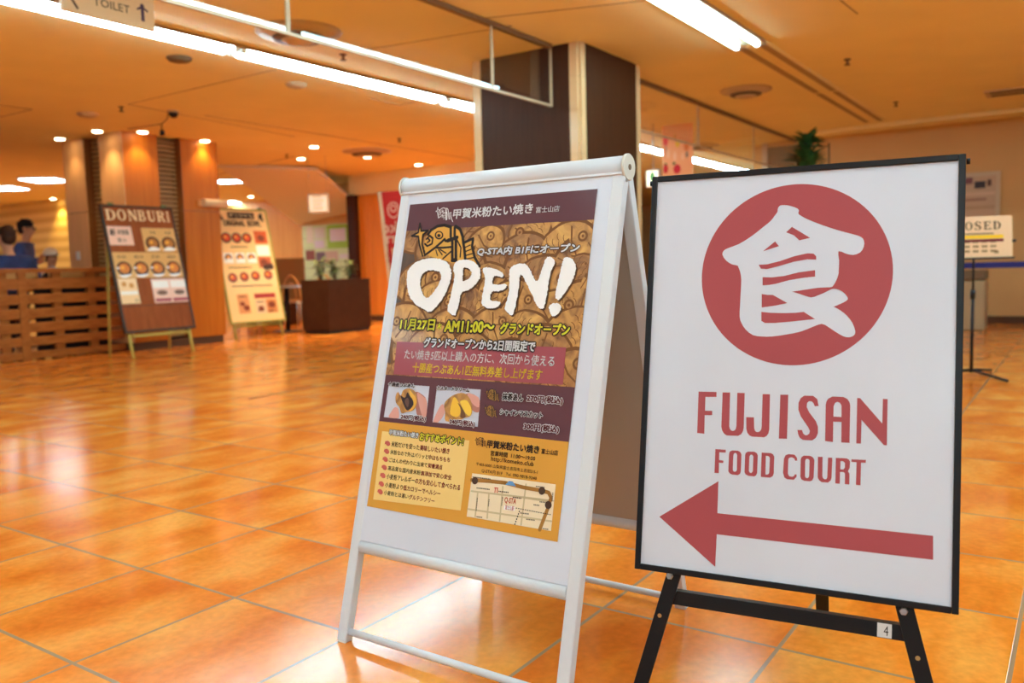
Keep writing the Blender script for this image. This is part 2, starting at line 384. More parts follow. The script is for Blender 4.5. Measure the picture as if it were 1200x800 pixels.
# ================================================================== THE POSTER STAND (A-frame)
Wp = .5523; Hp = Wp*1.404
wd = V((.8239, -.5667, 0)).normalized(); bk = V((.5667, .8239, 0)).normalized(); ln = math.radians(15.1)
P = Fr((-.370, 2.052, .322), wd, bk*math.sin(ln) + V((0, 0, math.cos(ln))))
AL, AR = -.037, .616; BT = .826; BF = -.322/math.cos(ln)
axis0 = P.p(AL, BT, -.016); axis1 = P.p(AR, BT, -.016)
dd = (axis0 - P.O).dot(bk)*2
Rr = Fr(P.O + bk*dd, wd, -bk*math.sin(ln) + V((0, 0, math.cos(ln))))    # rear leaf; its normal still points towards the viewer
ga = (P.p(AL, 0) + Rr.p(AR, 0))/2; ga.z = 0
A = thing('poster_stand', ga, 'white metal A-frame poster stand with the OPEN! sale poster on the tiled floor', 'poster stand')
wm = M['white_metal']
for fr, sg in ((P, -1), (Rr, 1)):
    c0, c1 = (-.024, 0.) if sg < 0 else (0., .024)
    for a0, a1 in ((AL, AL+.030), (AR-.030, AR)):
        MB().fbox(fr, a0, a1, BF+.004, BT-.006, c0, c1).build('stile', wm, A, .003)
        MB().fbox(fr, a0+.002, a1-.002, BF, BF+.006, c0+.002, c1-.002).build('foot', M['white_plastic'], A)
    MB().tube([fr.p(AL+.03, -.099, (c0+c1)/2), fr.p(AR-.03, -.099, (c0+c1)/2)], .0165, 16).build('bottom_rail', wm, A)
    MB().fbox(fr, AL+.03, AR-.03, .795, BT-.004, c0+.002, c1-.001).build('top_rail', wm, A, .003)
    MB().tube([fr.p(AL+.028, BF+.028, (c0+c1)/2), fr.p(AR-.028, BF+.028, (c0+c1)/2)], .0085, 12).build('foot_rod', wm, A)
    if sg < 0: MB().fbox(P, AL+.028, AR-.028, -.092, .80, -.016, -.006).build('backing_panel', M['grey_board'], A)
    else: MB().fbox(Rr, AL+.028, AR-.028, -.092, .80, .006, .016).build('backing_panel', M['grey_board'], A)
# ridge: rounded hinge cover with end caps
mb = MB(); mb.tube([axis0 + wd*.004, axis1 - wd*.004], .026, 24)
mb.fbox(P, AL+.004, AR-.004, BT-.022, BT, -.012, .004)
mb.build('hinge_cover', wm, A)
for ax, sg in ((axis0, -1), (axis1, 1)):
    e = MB().lathe(ax - wd*(.004 if sg > 0 else 0), [(.030, 0), (.030, .004), (.028, .006)] if sg > 0 else [(.028, -.002), (.030, 0), (.030, .004)], 24, bk, V((0, 0, 1)), wd)
    cap = e.build('end_cap', mat('cap_ivory', (.70, .66, .58), .4), A)
    MB().lathe(ax + wd*(.0022 if sg > 0 else -.002), [(.0065, 0), (.0065, .001)], 14, bk, V((0, 0, 1)), wd).build('screw_hole', M['trim_brown'], cap)
# two small screws at the hinge end of the right stile
for fr, b_ in ((P, BT-.018), (P, BT-.032)):
    MB().lathe(fr.p(AR, b_, -.012), [(.004, 0), (.004, .0012)], 10, fr.Y, fr.N, wd).build('screw', M['steel'], A)
# poster sheet
PO = MB().fbox(P, AL+.026, AR-.026, -.085, .806, -.006, -.0012).build('poster', M['paper'], A)
tag(PO, 'printed sale poster with white margins')
def Q(fr, *pts): return [fr.px(*p) for p in pts]
maroon, red_box, gold_bg = ink(92, 55, 62), ink(152, 74, 82), ink(206, 148, 58)
white_i, dark_i, yel_i, cream_i = ink(232, 230, 232), ink(52, 40, 38), ink(226, 218, 62), ink(226, 192, 120)
c_ = 0.0
bB = P.px(476.2, 270.7)[1]; bM1 = P.px(560, 446)[1]; bM2 = P.px(551, 505)[1]
MB().flat(P, [[(0, bB), (Wp, bB), (Wp, Hp), (0, Hp)]], c_).build('header_band', maroon, PO)
MB().flat(P, [[(0, bM2), (Wp, bM2), (Wp, bM1), (0, bM1)]], c_).build('price_band', maroon, PO)
MB().flat(P, [[(0, 0), (Wp, 0), (Wp, bM2), (0, bM2)]], c_).build('information_field', gold_bg, PO)
# photograph of heaped fish-shaped cakes
cake_a = photo_mat('cake_gold', [(120, 78, 38), (178, 126, 58), (205, 156, 78)], 26)
cake_b = photo_mat('cake_brown', [(95, 60, 34), (150, 100, 48), (186, 134, 66)], 26)
cake_d = photo_mat('cake_shadow', [(58, 40, 30), (84, 56, 36)], 18)
cake_l = ink(112, 72, 36)
mb = MB().use(cake_d); mb.flat(P, [[(0, bM1), (Wp, bM1), (Wp, bB), (0, bB)]], c_)
rg = random.Random(3)
spots = []
for j in range(7):
    for i in range(5):
        spots.append((.05+i*.12+(j % 2)*.06+rg.uniform(-.02, .02), bB-.01-j*.062+rg.uniform(-.012, .012)))
lay = c_ + .0001
def fishcake(mb, fr, cx, cy, L, rot, m, lay, lim):
    ca, sa = math.cos(rot), math.sin(rot)
    T = lambda q: [(cx+(x*ca-y*sa)*L, cy+(x*sa+y*ca)*L) for x, y in q]
    body = cat_rom([(.52, 0), (.40, .22), (.12, .32), (-.18, .24), (-.34, .10), (-.52, .26), (-.56, .0), (-.50, -.24), (-.34, -.08), (-.15, -.22), (.15, -.30), (.42, -.18)], 3)
    big = [(x*1.09, y*1.13) for x, y in body]
    def put(mm, q, dz): mb.use(mm).flat(fr, [clip(T(q), *lim)], lay+dz)
    put(cake_l, big, 0); put(m, body, .00002)
    put(cake_l, circ(.34, .06, .075, n=14), .00004); put(m, circ(.34, .06, .045, n=12), .00006); put(cake_l, circ(.34, .06, .02, n=8), .00008)
    put(cake_l, [(.22, .24), (.18, .05), (.22, -.2), (.20, -.2), (.155, .05), (.195, .26)], .00004)
    for k in range(5):
        for r_ in range(3):
            x, y = .08-k*.085, .12-r_*.11+(k % 2)*.05
            put(cake_l, [(x+.03*math.cos(a), y+.055*math.sin(a)) for a in (PI/2, 2.2, 2.8, PI, 3.5, 4.1, -PI/2)] + [(x-.018, y-.02), (x-.018, y+.02)], .00004)
    for k in (-.12, -.03, .06): put(cake_l, [(-.40, k), (-.53, k*1.7), (-.53, k*1.7+.02), (-.40, k+.015)], .00004)
for i, (x, y) in enumerate(spots):
    fishcake(mb, P, x, y, rg.uniform(.15, .19), rg.uniform(-.7, .9) + (PI if rg.random() < .4 else 0), cake_a if rg.random() < .55 else cake_b, lay, (0, Wp, bM1, bB)); lay += .00001
mb.build('cake_photograph', None, PO)
Z1 = .0012
# header lettering
text_line(P, PO, '甲賀米粉たい焼き', (531, 256.5), (625.5, 238), Z1, white_i, .03)
text_line(P, PO, '富士山店', (628, 249.8), (656.5, 240.6), Z1, white_i, .012)
# fish emblem with crossed blade and four-pointed star, drawn in thick lines
def stroke(mb, fr, pts, wd_, c, closed=False):
    for i in range(len(pts)-(0 if closed else 1)):
        (x0, y0), (x1, y1) = pts[i], pts[(i+1) % len(pts)]; l = math.hypot(x1-x0, y1-y0) or 1; nx, ny = -(y1-y0)/l*wd_/2, (x1-x0)/l*wd_/2
        mb.flat(fr, [[(x0+nx, y0+ny), (x1+nx, y1+ny), (x1-nx, y1-ny), (x0-nx, y0-ny)]], c)
        mb.flat(fr, [circ(x0, y0, wd_/2, n=8)], c)
    mb.flat(fr, [circ(*pts[-1], wd_/2, n=8)], c)
def emblem(mb, T, lw, gold, line, z):
    F = lambda q: [T(*p) for p in q]
    bodyo = cat_rom([(330, 520), (300, 400), (330, 300), (390, 215), (470, 165), (560, 150), (640, 170), (700, 165), (760, 205), (790, 290), (800, 370), (815, 470), (820, 570), (700, 640), (560, 600), (440, 570)], 3)
    mb.use(gold).flat(P, [F(bodyo)], z)
    mb.flat(P, [F([(800, 380), (930, 320), (920, 420), (950, 560), (1010, 680), (830, 580)])], z)
    mb.flat(P, [F([(245, 130), (275, 220), (355, 225), (285, 275), (275, 400), (310, 540), (255, 540), (235, 400), (220, 300), (140, 295), (215, 240)])], z)
    z += .0003; mb.use(line)
    for q, k in (([(330, 520), (440, 440), (520, 370), (560, 330)], 1), ([(350, 270), (390, 215), (470, 165), (560, 152), (640, 175)], 1.2), ([(700, 165), (760, 205), (790, 290), (800, 370), (815, 470), (825, 580)], 1.2),
                 ([(245, 130), (262, 225), (352, 222), (285, 272), (272, 400), (310, 540)], .8), ([(245, 130), (225, 245), (140, 290), (225, 295), (240, 400), (280, 545)], .8),
                 ([(330, 330), (370, 285), (410, 320), (400, 390), (340, 420), (310, 390)], .8), ([(340, 375), (375, 350), (350, 320)], .7),
                 ([(800, 380), (925, 322), (912, 420), (945, 560), (1010, 680)], 1.1), ([(440, 440), (540, 440), (650, 430)], .8), ([(450, 470), (470, 540)], .5), ([(480, 460), (530, 530)], .5), ([(500, 460), (580, 510)], .5),
                 ([(540, 580), (640, 490)], .7), ([(720, 340), (770, 440), (760, 560)], .6), ([(815, 440), (890, 405)], .5), ([(825, 490), (900, 460)], .5), ([(830, 540), (915, 515)], .5), ([(840, 585), (930, 565)], .5),
                 ([(640, 180), (640, 300)], 1.2), ([(690, 180), (690, 290)], 1.2), ([(600, 350), (720, 310)], 1.6), ([(660, 360), (660, 600)], 1.3), ([(705, 340), (705, 600)], 1.3), ([(660, 600), (705, 600)], 1.6), ([(560, 330), (575, 355)], 1)):
        stroke(mb, P, F(q), lw*k, z)
    mb.flat(P, [F(circ(490, 280, 55, n=18)), F(circ(490, 278, 38, n=16))], z); mb.flat(P, [F(circ(488, 285, 22, n=12))], z)
mb = MB(); ek = lambda x, y: P.px(470+x/10.91, 250+y/10.91)
emblem(mb, ek, .0065, ink(206, 152, 66), ink(44, 34, 30), Z1)
mb.build('fish_emblem', None, PO)
def small_emblem(mb, x0, y0, x1, y1, m, z=Z1):
    T = lambda x, y: P.px(x0+(x-140)/870*(x1-x0), y0+(y-130)/520*(y1-y0)); k = (x1-x0)/80
    emblem(mb, T, .0062*k, m[0], m[1], z)
for q_ in ((511, 243, 531, 259, (maroon, white_i)), (569, 455, 586, 470, (ink(160, 118, 60), dark_i)), (567.5, 474, 583, 489, (ink(160, 118, 60), dark_i)), (557, 512, 571, 524, (gold_bg, dark_i))):
    mb = MB(); small_emblem(mb, *q_); mb.build('small_emblem', None, PO)
# OPEN!
ok = lambda pts: [P.px(470+x/5.4545, 290+y/5.4545) for x, y in cat_rom(pts, 7)]
OPEN = [[[(180, 70), (240, 72), (290, 90), (318, 130), (325, 175), (312, 235), (285, 300), (245, 360), (190, 412), (150, 395), (100, 365), (62, 320), (45, 270), (40, 215), (48, 150), (85, 105), (130, 82)],
         [(175, 148), (225, 148), (255, 165), (258, 200), (235, 250), (200, 300), (165, 322), (140, 290), (125, 235), (135, 180)]],
        [[(352, 95), (400, 78), (450, 85), (490, 110), (510, 150), (505, 200), (470, 245), (430, 275), (390, 290), (375, 350), (358, 410), (345, 435), (315, 420), (300, 390), (318, 320), (335, 240), (345, 180), (338, 140)],
         [(405, 130), (440, 140), (455, 165), (440, 195), (400, 215), (398, 180)]],
        [[(535, 130), (580, 132), (640, 155), (658, 172), (650, 190), (600, 185), (592, 235), (672, 235), (670, 260), (630, 280), (585, 285), (575, 335), (630, 345), (637, 360), (610, 385), (560, 390), (525, 370), (518, 340), (530, 270), (540, 190), (525, 150)]],
        [[(700, 140), (740, 108), (790, 105), (825, 135), (845, 180), (865, 215), (885, 195), (910, 120), (935, 65), (965, 65), (985, 95), (960, 160), (945, 240), (935, 310), (915, 385), (885, 385), (860, 350), (840, 300), (810, 240), (785, 190), (765, 180), (755, 260), (740, 350), (715, 430), (685, 415), (668, 385), (690, 300), (695, 220)]],
        [[(1050, 65), (1095, 75), (1122, 125), (1105, 195), (1060, 275), (1010, 335), (990, 310), (1000, 240), (1020, 160), (1035, 100)]],
        [[(950, 375), (985, 355), (1020, 368), (1025, 395), (1000, 430), (975, 442), (955, 415)]]]
mb = MB(); rg = random.Random(11)
sh = ink(80, 54, 36); Z2 = Z1+.0008
for g in OPEN:
    mb.use(sh).flat(P, [[(a+.004, b-.004) for a, b in ok(l)] for l in g], Z2)
    mb.use(white_i).flat(P, [[(a+rg.uniform(-.0011, .0011), b+rg.uniform(-.0011, .0011)) for a, b in ok(l)] for l in g], Z2+.0003)
mb.build('open_lettering', None, PO)
text_line(P, PO, 'Q-STA内 B1Fにオープン', (559, 300), (679.2, 285), Z1, white_i, .045, sh, .13, .12)
text_line(P, PO, '11月27日', (469, 386), (510.5, 374.5), Z1, yel_i, .048, dark_i, .16)
text_line(P, PO, '木', (512, 386), (518.5, 378.5), Z1, yel_i, .045, dark_i, .075)
text_line(P, PO, 'AM11:00～', (521, 388.3), (580, 377.2), Z1, yel_i, .048, dark_i, .16)
text_line(P, PO, 'グランドオープン', (586, 391), (668.5, 379.8), Z1, yel_i, .048, dark_i, .16)
text_line(P, PO, 'グランドオープンから2日間限定で', (497, 407), (628.4, 400), Z1+.0012, white_i, .045, dark_i, .16)
MB().flat(P, [Q(P, (465.5, 400.2), (663.8, 407), (659.9, 450.8), (461.5, 438.5))], Z1).build('offer_box', red_box, PO)
text_line(P, PO, 'たい焼き5匹以上購入の方に、次回から使える', (474, 420.5), (651, 417), Z1+.0004, white_i, .015)
text_line(P, PO, '十勝産つぶあん1匹無料券差し上げます', (483.5, 436), (636.5, 433), Z1+.0004, ink(240, 205, 60), .022)
# two product photographs: hands opening a filled cake
skin_i, skin_d = ink(206, 150, 138), ink(170, 112, 100)
def prod(quad, shapes):
    q = Q(P, *quad); mb = MB().use(ink(188, 190, 204)); mb.flat(P, [q], .0004); z = .0007
    ax = (min(p[0] for p in q), max(p[0] for p in q), min(p[1] for p in q), max(p[1] for p in q))
    for m_, l in shapes: mb.use(m_).flat(P, [clip([P.px(440+x/10, 440+y/10) for x, y in cat_rom(l, 3)], *ax)], z); z += .0002
    return mb.build('product_photograph', None, PO)
prod(((456, 449), (503.5, 452.5), (499, 494), (450, 488.5)), (
    (skin_d, [(470, 195), (540, 215), (600, 290), (595, 490), (500, 480), (470, 350)]), (skin_i, [(490, 200), (545, 230), (605, 300), (595, 480), (550, 470), (510, 330)]), (skin_i, [(160, 490), (190, 420), (230, 370), (270, 390), (280, 470), (265, 500)]),
    (cake_a, [(240, 240), (270, 190), (300, 235), (330, 170), (400, 150), (470, 190), (492, 280), (480, 360), (440, 410), (370, 425), (310, 440), (285, 370), (245, 320)]), (ink(222, 170, 72), [(400, 170), (470, 250), (480, 330), (440, 400), (400, 410), (420, 300)]),
    (ink(56, 42, 42), [(300, 235), (350, 260), (380, 195), (405, 235), (440, 280), (450, 340), (410, 395), (370, 405), (330, 330)]), (ink(98, 70, 62), [(350, 290), (385, 260), (400, 310), (385, 370), (360, 340)])))
prod(((512.2, 453), (563.5, 456.3), (560, 500), (507, 494.5)), (
    (skin_d, [(1060, 215), (1200, 250), (1220, 420), (1130, 400)]), (skin_i, [(1080, 210), (1210, 255), (1215, 370), (1140, 330)]), (skin_i, [(680, 550), (700, 480), (760, 360), (800, 340), (815, 440), (740, 545)]),
    (cake_a, [(810, 330), (870, 260), (950, 215), (1040, 205), (1110, 270), (1140, 380), (1120, 470), (1050, 495), (980, 525), (830, 535), (820, 430)]), (ink(228, 180, 62), [(930, 250), (985, 330), (1000, 430), (960, 485), (880, 450), (895, 330)]),
    (ink(232, 190, 72), [(1000, 300), (1080, 295), (1130, 400), (1110, 470), (1060, 440), (1020, 370)]), (ink(110, 78, 52), [(970, 320), (1010, 360), (1050, 430), (1060, 490), (1000, 490), (1008, 400)])))
for s_, lb, rt, fo_ in (('十勝産つぶあん', (455.5, 452.2), (487, 449.8), .03), ('カスタードクリーム', (512.5, 456.5), (551.2, 454.8), .03), ('240円(税込)', (470, 491.5), (500, 488), .01), ('240円(税込)', (527, 497.7), (557.5, 493.6), .01),
                        ('抹茶あん', (589, 468.7), (614, 462), .03), ('270円(税込)', (617.7, 471.4), (660.5, 465.6), .01), ('シャインマスカット', (586.3, 485.7), (636.7, 483.5), .03), ('300円(税込)', (614, 504), (656, 499.4), .01)):
    text_line(P, PO, s_, lb, rt, .0022, dark_i if fo_ > .02 else ink(100, 40, 46), fo_+.045 if fo_ < .02 else .055, white_i, .125)
MB().flat(P, [Q(P, (448, 505), (550.3, 516), (540, 598), (437.5, 585))], .0006).build('points_box', cream_i, PO)
mb = MB()
text_line(P, PO, '甲賀米粉たい焼き', (456.4, 509.3), (491, 507.0), .0010, white_i, .04, dark_i, .13)
text_line(P, PO, 'おすすめポイント!', (491.8, 515.5), (543.9, 512.5), .0010, yel_i, .05, dark_i, .16)
mar_i = ink(140, 50, 56)
for s_, s2, lb, rt in (('米粉だけを使った', '美味しいたい焼き', (458.6, 523), (527.4, 525.5)), ('米粉なので外はパリッと', '中はもちもち', (457.5, 532), (528, 536)), ('ごはんの代わりに出来て', '栄養満点', (455.9, 541.2), (519, 545)),
                     ('高品質な国内産米粉', '無添加で安心安全', (454.8, 550.8), (529.7, 556.7)), ('小麦粉アレルギー', 'の方も安心して食べられる', (453, 560.8), (540, 568)), ('小麦粉より', '低カロリーでヘルシー', (451.3, 570.5), (516.7, 575.3)), ('小麦粉とは違い', 'グルテンフリー', (450, 579.4), (509.8, 584.2))):
    (a0, b0), (a1, b1) = P.px(*lb), P.px(*rt); f_ = a0+(a1-a0)*len(s_)/(len(s_)+len(s2)); b1 = max(b1, b0+.011)
    mb = MB(); mb.use(dark_i); write(mb, P, s_, a0, b0, f_-.001, b1, .0010, .015); mb.use(mar_i); write(mb, P, s2, f_+.001, b0, a1, b1, .0010, .03)
    mb.use(ink(196, 96, 84)); mb.flat(P, [circ(a0-.012, (b0+b1)/2, .0085, .006, 14, -.4)], .0010); mb.flat(P, [[(a0-.021, b1), (a0-.015, (b0+b1)/2), (a0-.022, b0+.003)]], .0011)
    mb.build('bullet_line', None, PO)
text_line(P, PO, '甲賀米粉たい焼き', (571, 524.2), (632.7, 522.4), .0010, dark_i, .045)
text_line(P, PO, '富士山店', (634.5, 531.3), (654.6, 527.5), .0010, dark_i, .02)
text_line(P, PO, '営業時間  11:00～19:00', (575, 533.4), (627.8, 534.1), .0010, dark_i, .02)
text_line(P, PO, 'http://komeko.club', (575.5, 541.2), (626, 541), .0010, dark_i, .012)
text_line(P, PO, '〒403-0005 山梨県富士吉田市上吉田2-5-1', (558.4, 545.4), (630.6, 550.8), .0010, dark_i, .005)
text_line(P, PO, 'Q-STA内 B1F   Tel. 090-9818-9240', (564.5, 553.6), (629.6, 557.8), .0010, dark_i, .005)
mb = MB().use(ink(226, 208, 176)); mb.flat(P, [Q(P, (553.6, 554.3), (651.5, 567.4), (645.9, 622), (547, 605))], .0006)
mq = lambda x, y: P.px(540+x/5.714, 500+y/5.714)
mb.use(ink(196, 178, 140))
for a, b in (((72, 430), (620, 495)), ((50, 550), (608, 632)), ((115, 440), (98, 600)), ((190, 445), (178, 610)), ((283, 400), (262, 628)), ((438, 385), (405, 655)), ((330, 460), (600, 500))):
    stroke(mb, P, [mq(*a), mq(*b)], .004, .0009)
mb.use(ink(160, 112, 52)); stroke(mb, P, [mq(*q) for q in ((74, 356), (200, 364), (300, 375), (420, 405), (545, 427), (590, 440), (606, 475), (590, 530), (530, 688))], .0085, .0011)
mb.use(ink(74, 52, 40))
for q in ((97, 360), (545, 428), (588, 523)): mb.flat(P, [circ(*mq(*q), .0085, n=16)], .0014)
mb.use(ink(96, 140, 190)).flat(P, [[mq(300, 388), mq(325, 362), mq(350, 366), mq(372, 398)]], .0014)
mb.use(ink(196, 60, 50)); a, b = mq(293, 512), mq(372, 498); write(mb, P, 'Q-STA', a[0], a[1], b[0], a[1]+.014, .0012, .02)
mb.use(white_i).flat(P, [[mq(292, 525), mq(365, 533), mq(362, 563), mq(289, 553)]], .0010)
mb.use(ink(196, 60, 50)); a = mq(298, 552); b = mq(358, 556); write(mb, P, '富士山駅', a[0], a[1], b[0], a[1]+.010, .0012, .01)
mb.flat(P, [[mq(226, 405), mq(254, 408), mq(253, 413), mq(226, 410)]], .0012); mb.flat(P, [[mq(231, 408), mq(236, 408), mq(233, 440), mq(228, 440)]], .0012); mb.flat(P, [[mq(245, 410), mq(250, 410), mq(248, 442), mq(243, 442)]], .0012)
mb.use(dark_i)
for x, y, x2 in ((83, 340, 200), (108, 412, 190), (255, 435, 325), (350, 475, 410), (505, 402, 560), (530, 505, 575), (490, 525, 525), (108, 605, 140), (440, 622, 500), (550, 685, 585), (400, 580, 455)):
    k = 0; x_ = x
    while x_ < x2: mb.flat(P, [[mq(x_, y+(x_-x)*.12), mq(x_+7, y+(x_-x)*.12+1), mq(x_+6, y+(x_-x)*.12-7), mq(x_, y+(x_-x)*.12-8)]], .0012); x_ += 10
for x, y, y2 in ((110, 475, 560), (188, 485, 535), (278, 470, 530), (615, 440, 500)):
    y_ = y
    while y_ < y2: mb.flat(P, [[mq(x-(y_-y)*.1, y_), mq(x+6-(y_-y)*.1, y_+1), mq(x+6-(y_-y)*.1, y_+7), mq(x-(y_-y)*.1, y_+6)]], .0012); y_ += 10
x_ = 370
while x_ < 610: mb.flat(P, [[mq(x_, 540+(x_-370)*.19), mq(x_+9, 542+(x_-370)*.19), mq(x_+9, 548+(x_-370)*.19), mq(x_, 546+(x_-370)*.19)]], .0012); x_ += 15
for i in range(6): mb.flat(P, [[mq(392-i*6, 560+i*17), mq(399-i*6, 562+i*17), mq(396-i*6, 572+i*17), mq(389-i*6, 570+i*17)]], .0012)
mb.build('street_map', None, PO)

# ================================================================== THE FUJISAN SIGN
Wf, Hf = .594, .8275
wf = V((.8913, -.4534, 0)).normalized(); bf = V((.4534, .8913, 0)).normalized(); lf = math.radians(10.65)
K = Fr((.2408, 1.7006, .2741), wf, bf*math.sin(lf) + V((0, 0, math.cos(lf))))
mid = K.p(Wf/2, -.22); G = thing('easel_sign', (mid.x, mid.y, 0), 'black framed FUJISAN FOOD COURT sign with a red arrow, on black easel legs', 'sign')
bmx = M['black_metal']; fw = .0117
mb = MB()
for a0, a1, b0, b1 in ((0, fw, 0, Hf), (Wf-fw, Wf, 0, Hf), (fw, Wf-fw, 0, fw), (fw, Wf-fw, Hf-fw, Hf)): mb.fbox(K, a0, a1, b0, b1, -.020, 0)
frame_o = mb.build('frame', bmx, G, .0015)
for a in (-.004, Wf+.004): MB().tube([K.p(a-.003, Hf-.012, -.012), K.p(a+.003, Hf-.012, -.012)], .0055, 12).build('corner_knob', bmx, G)
SH = MB().fbox(K, fw*.8, Wf-fw*.8, fw*.8, Hf-fw*.8, -.016, -.005).build('sign_sheet', M['fuji_paper'], G)
red = mat('sign_red', lin(160, 70, 76, 1.2), .5, coat=.25, coat_rough=.16)
E4 = [K.px(810+x/3.332, 200+y/3.332) for x, y in ((37, 425), (790, 385), (440, 50), (400, 757))]
cx = (E4[0][0]+E4[1][0])/2; cy = (E4[2][1]+E4[3][1])/2; rr = ((E4[1][0]-E4[0][0]) + (E4[2][1]-E4[3][1]))/4
c2 = lambda pts: [(835+x/6.316, 230+y/6.316) for x, y in pts]; c3 = lambda pts: [(845+x/7.059, 310+y/7.059) for x, y in pts]
outer = c2([(480, 90), (495, 65), (530, 60), (580, 68), (625, 85), (637, 105), (635, 128), (700, 165), (800, 205), (920, 245), (1040, 277), (1095, 295), (1120, 325), (1118, 370), (1090, 412), (1040, 430), (985, 420), (930, 402), (935, 470), (932, 555)]) + \
    c3([(968, 80), (950, 130), (925, 170), (905, 183), (815, 187), (740, 197), (590, 220), (592, 222), (650, 240), (740, 268), (800, 250), (860, 225), (910, 200), (950, 198), (1000, 218), (1040, 260), (1045, 285), (1010, 310), (932, 344), (932, 346), (985, 375), (1040, 420), (1085, 480), (1108, 545), (1100, 580), (1060, 598), (1010, 590), (940, 550), (880, 510), (830, 487), (760, 510), (660, 550), (540, 575), (420, 592), (330, 592), (260, 580), (200, 535), (165, 480), (150, 430), (153, 330), (160, 200), (163, 120), (155, 60), (140, 20)]) + \
    c2([(180, 508), (140, 500), (95, 470), (70, 430), (78, 400), (110, 380), (190, 350), (280, 295), (370, 225), (430, 175), (460, 135), (478, 110)])
holes = [c2([(585, 222), (720, 303), (640, 322), (600, 285), (542, 262)]), c2([(460, 330), (488, 365), (370, 403)]),
         c2([(338, 503), (400, 500), (500, 475), (600, 440), (700, 418), (745, 420), (765, 440), (765, 465), (700, 462), (600, 480), (480, 515), (400, 535), (355, 532)]),
         c3([(340, 100), (420, 102), (520, 90), (640, 60), (775, 42), (775, 95), (680, 105), (560, 125), (450, 155), (390, 165), (340, 168)]),
         c3([(333, 240), (380, 247), (425, 247), (545, 315), (450, 335), (333, 352)]), c3([(330, 388), (400, 395), (520, 398), (620, 395), (680, 388), (775, 447), (700, 455), (560, 470), (440, 480), (360, 480), (330, 462)])]
toK = lambda l: [K.px(*p) for p in l]
ZK = -.0046
mb = MB().use(red); mb.flat(K, [circ(cx, cy, rr, n=96), toK(cat_rom(outer, 2))], ZK)
for h in holes: mb.flat(K, [toK(h)], ZK)
mb.build('meal_emblem', None, SH)
f4 = lambda pts: [K.px(810+x/10, 450+y/10) for x, y in pts]; f5 = lambda pts: [K.px(920+x/9.2308, 450+y/9.2308) for x, y in pts]
f6 = lambda pts: [K.px(830+x/12, 520+y/12) for x, y in pts]; f7 = lambda pts: [K.px(910+x/10.909, 520+y/10.909) for x, y in pts]
mb = MB().use(red)
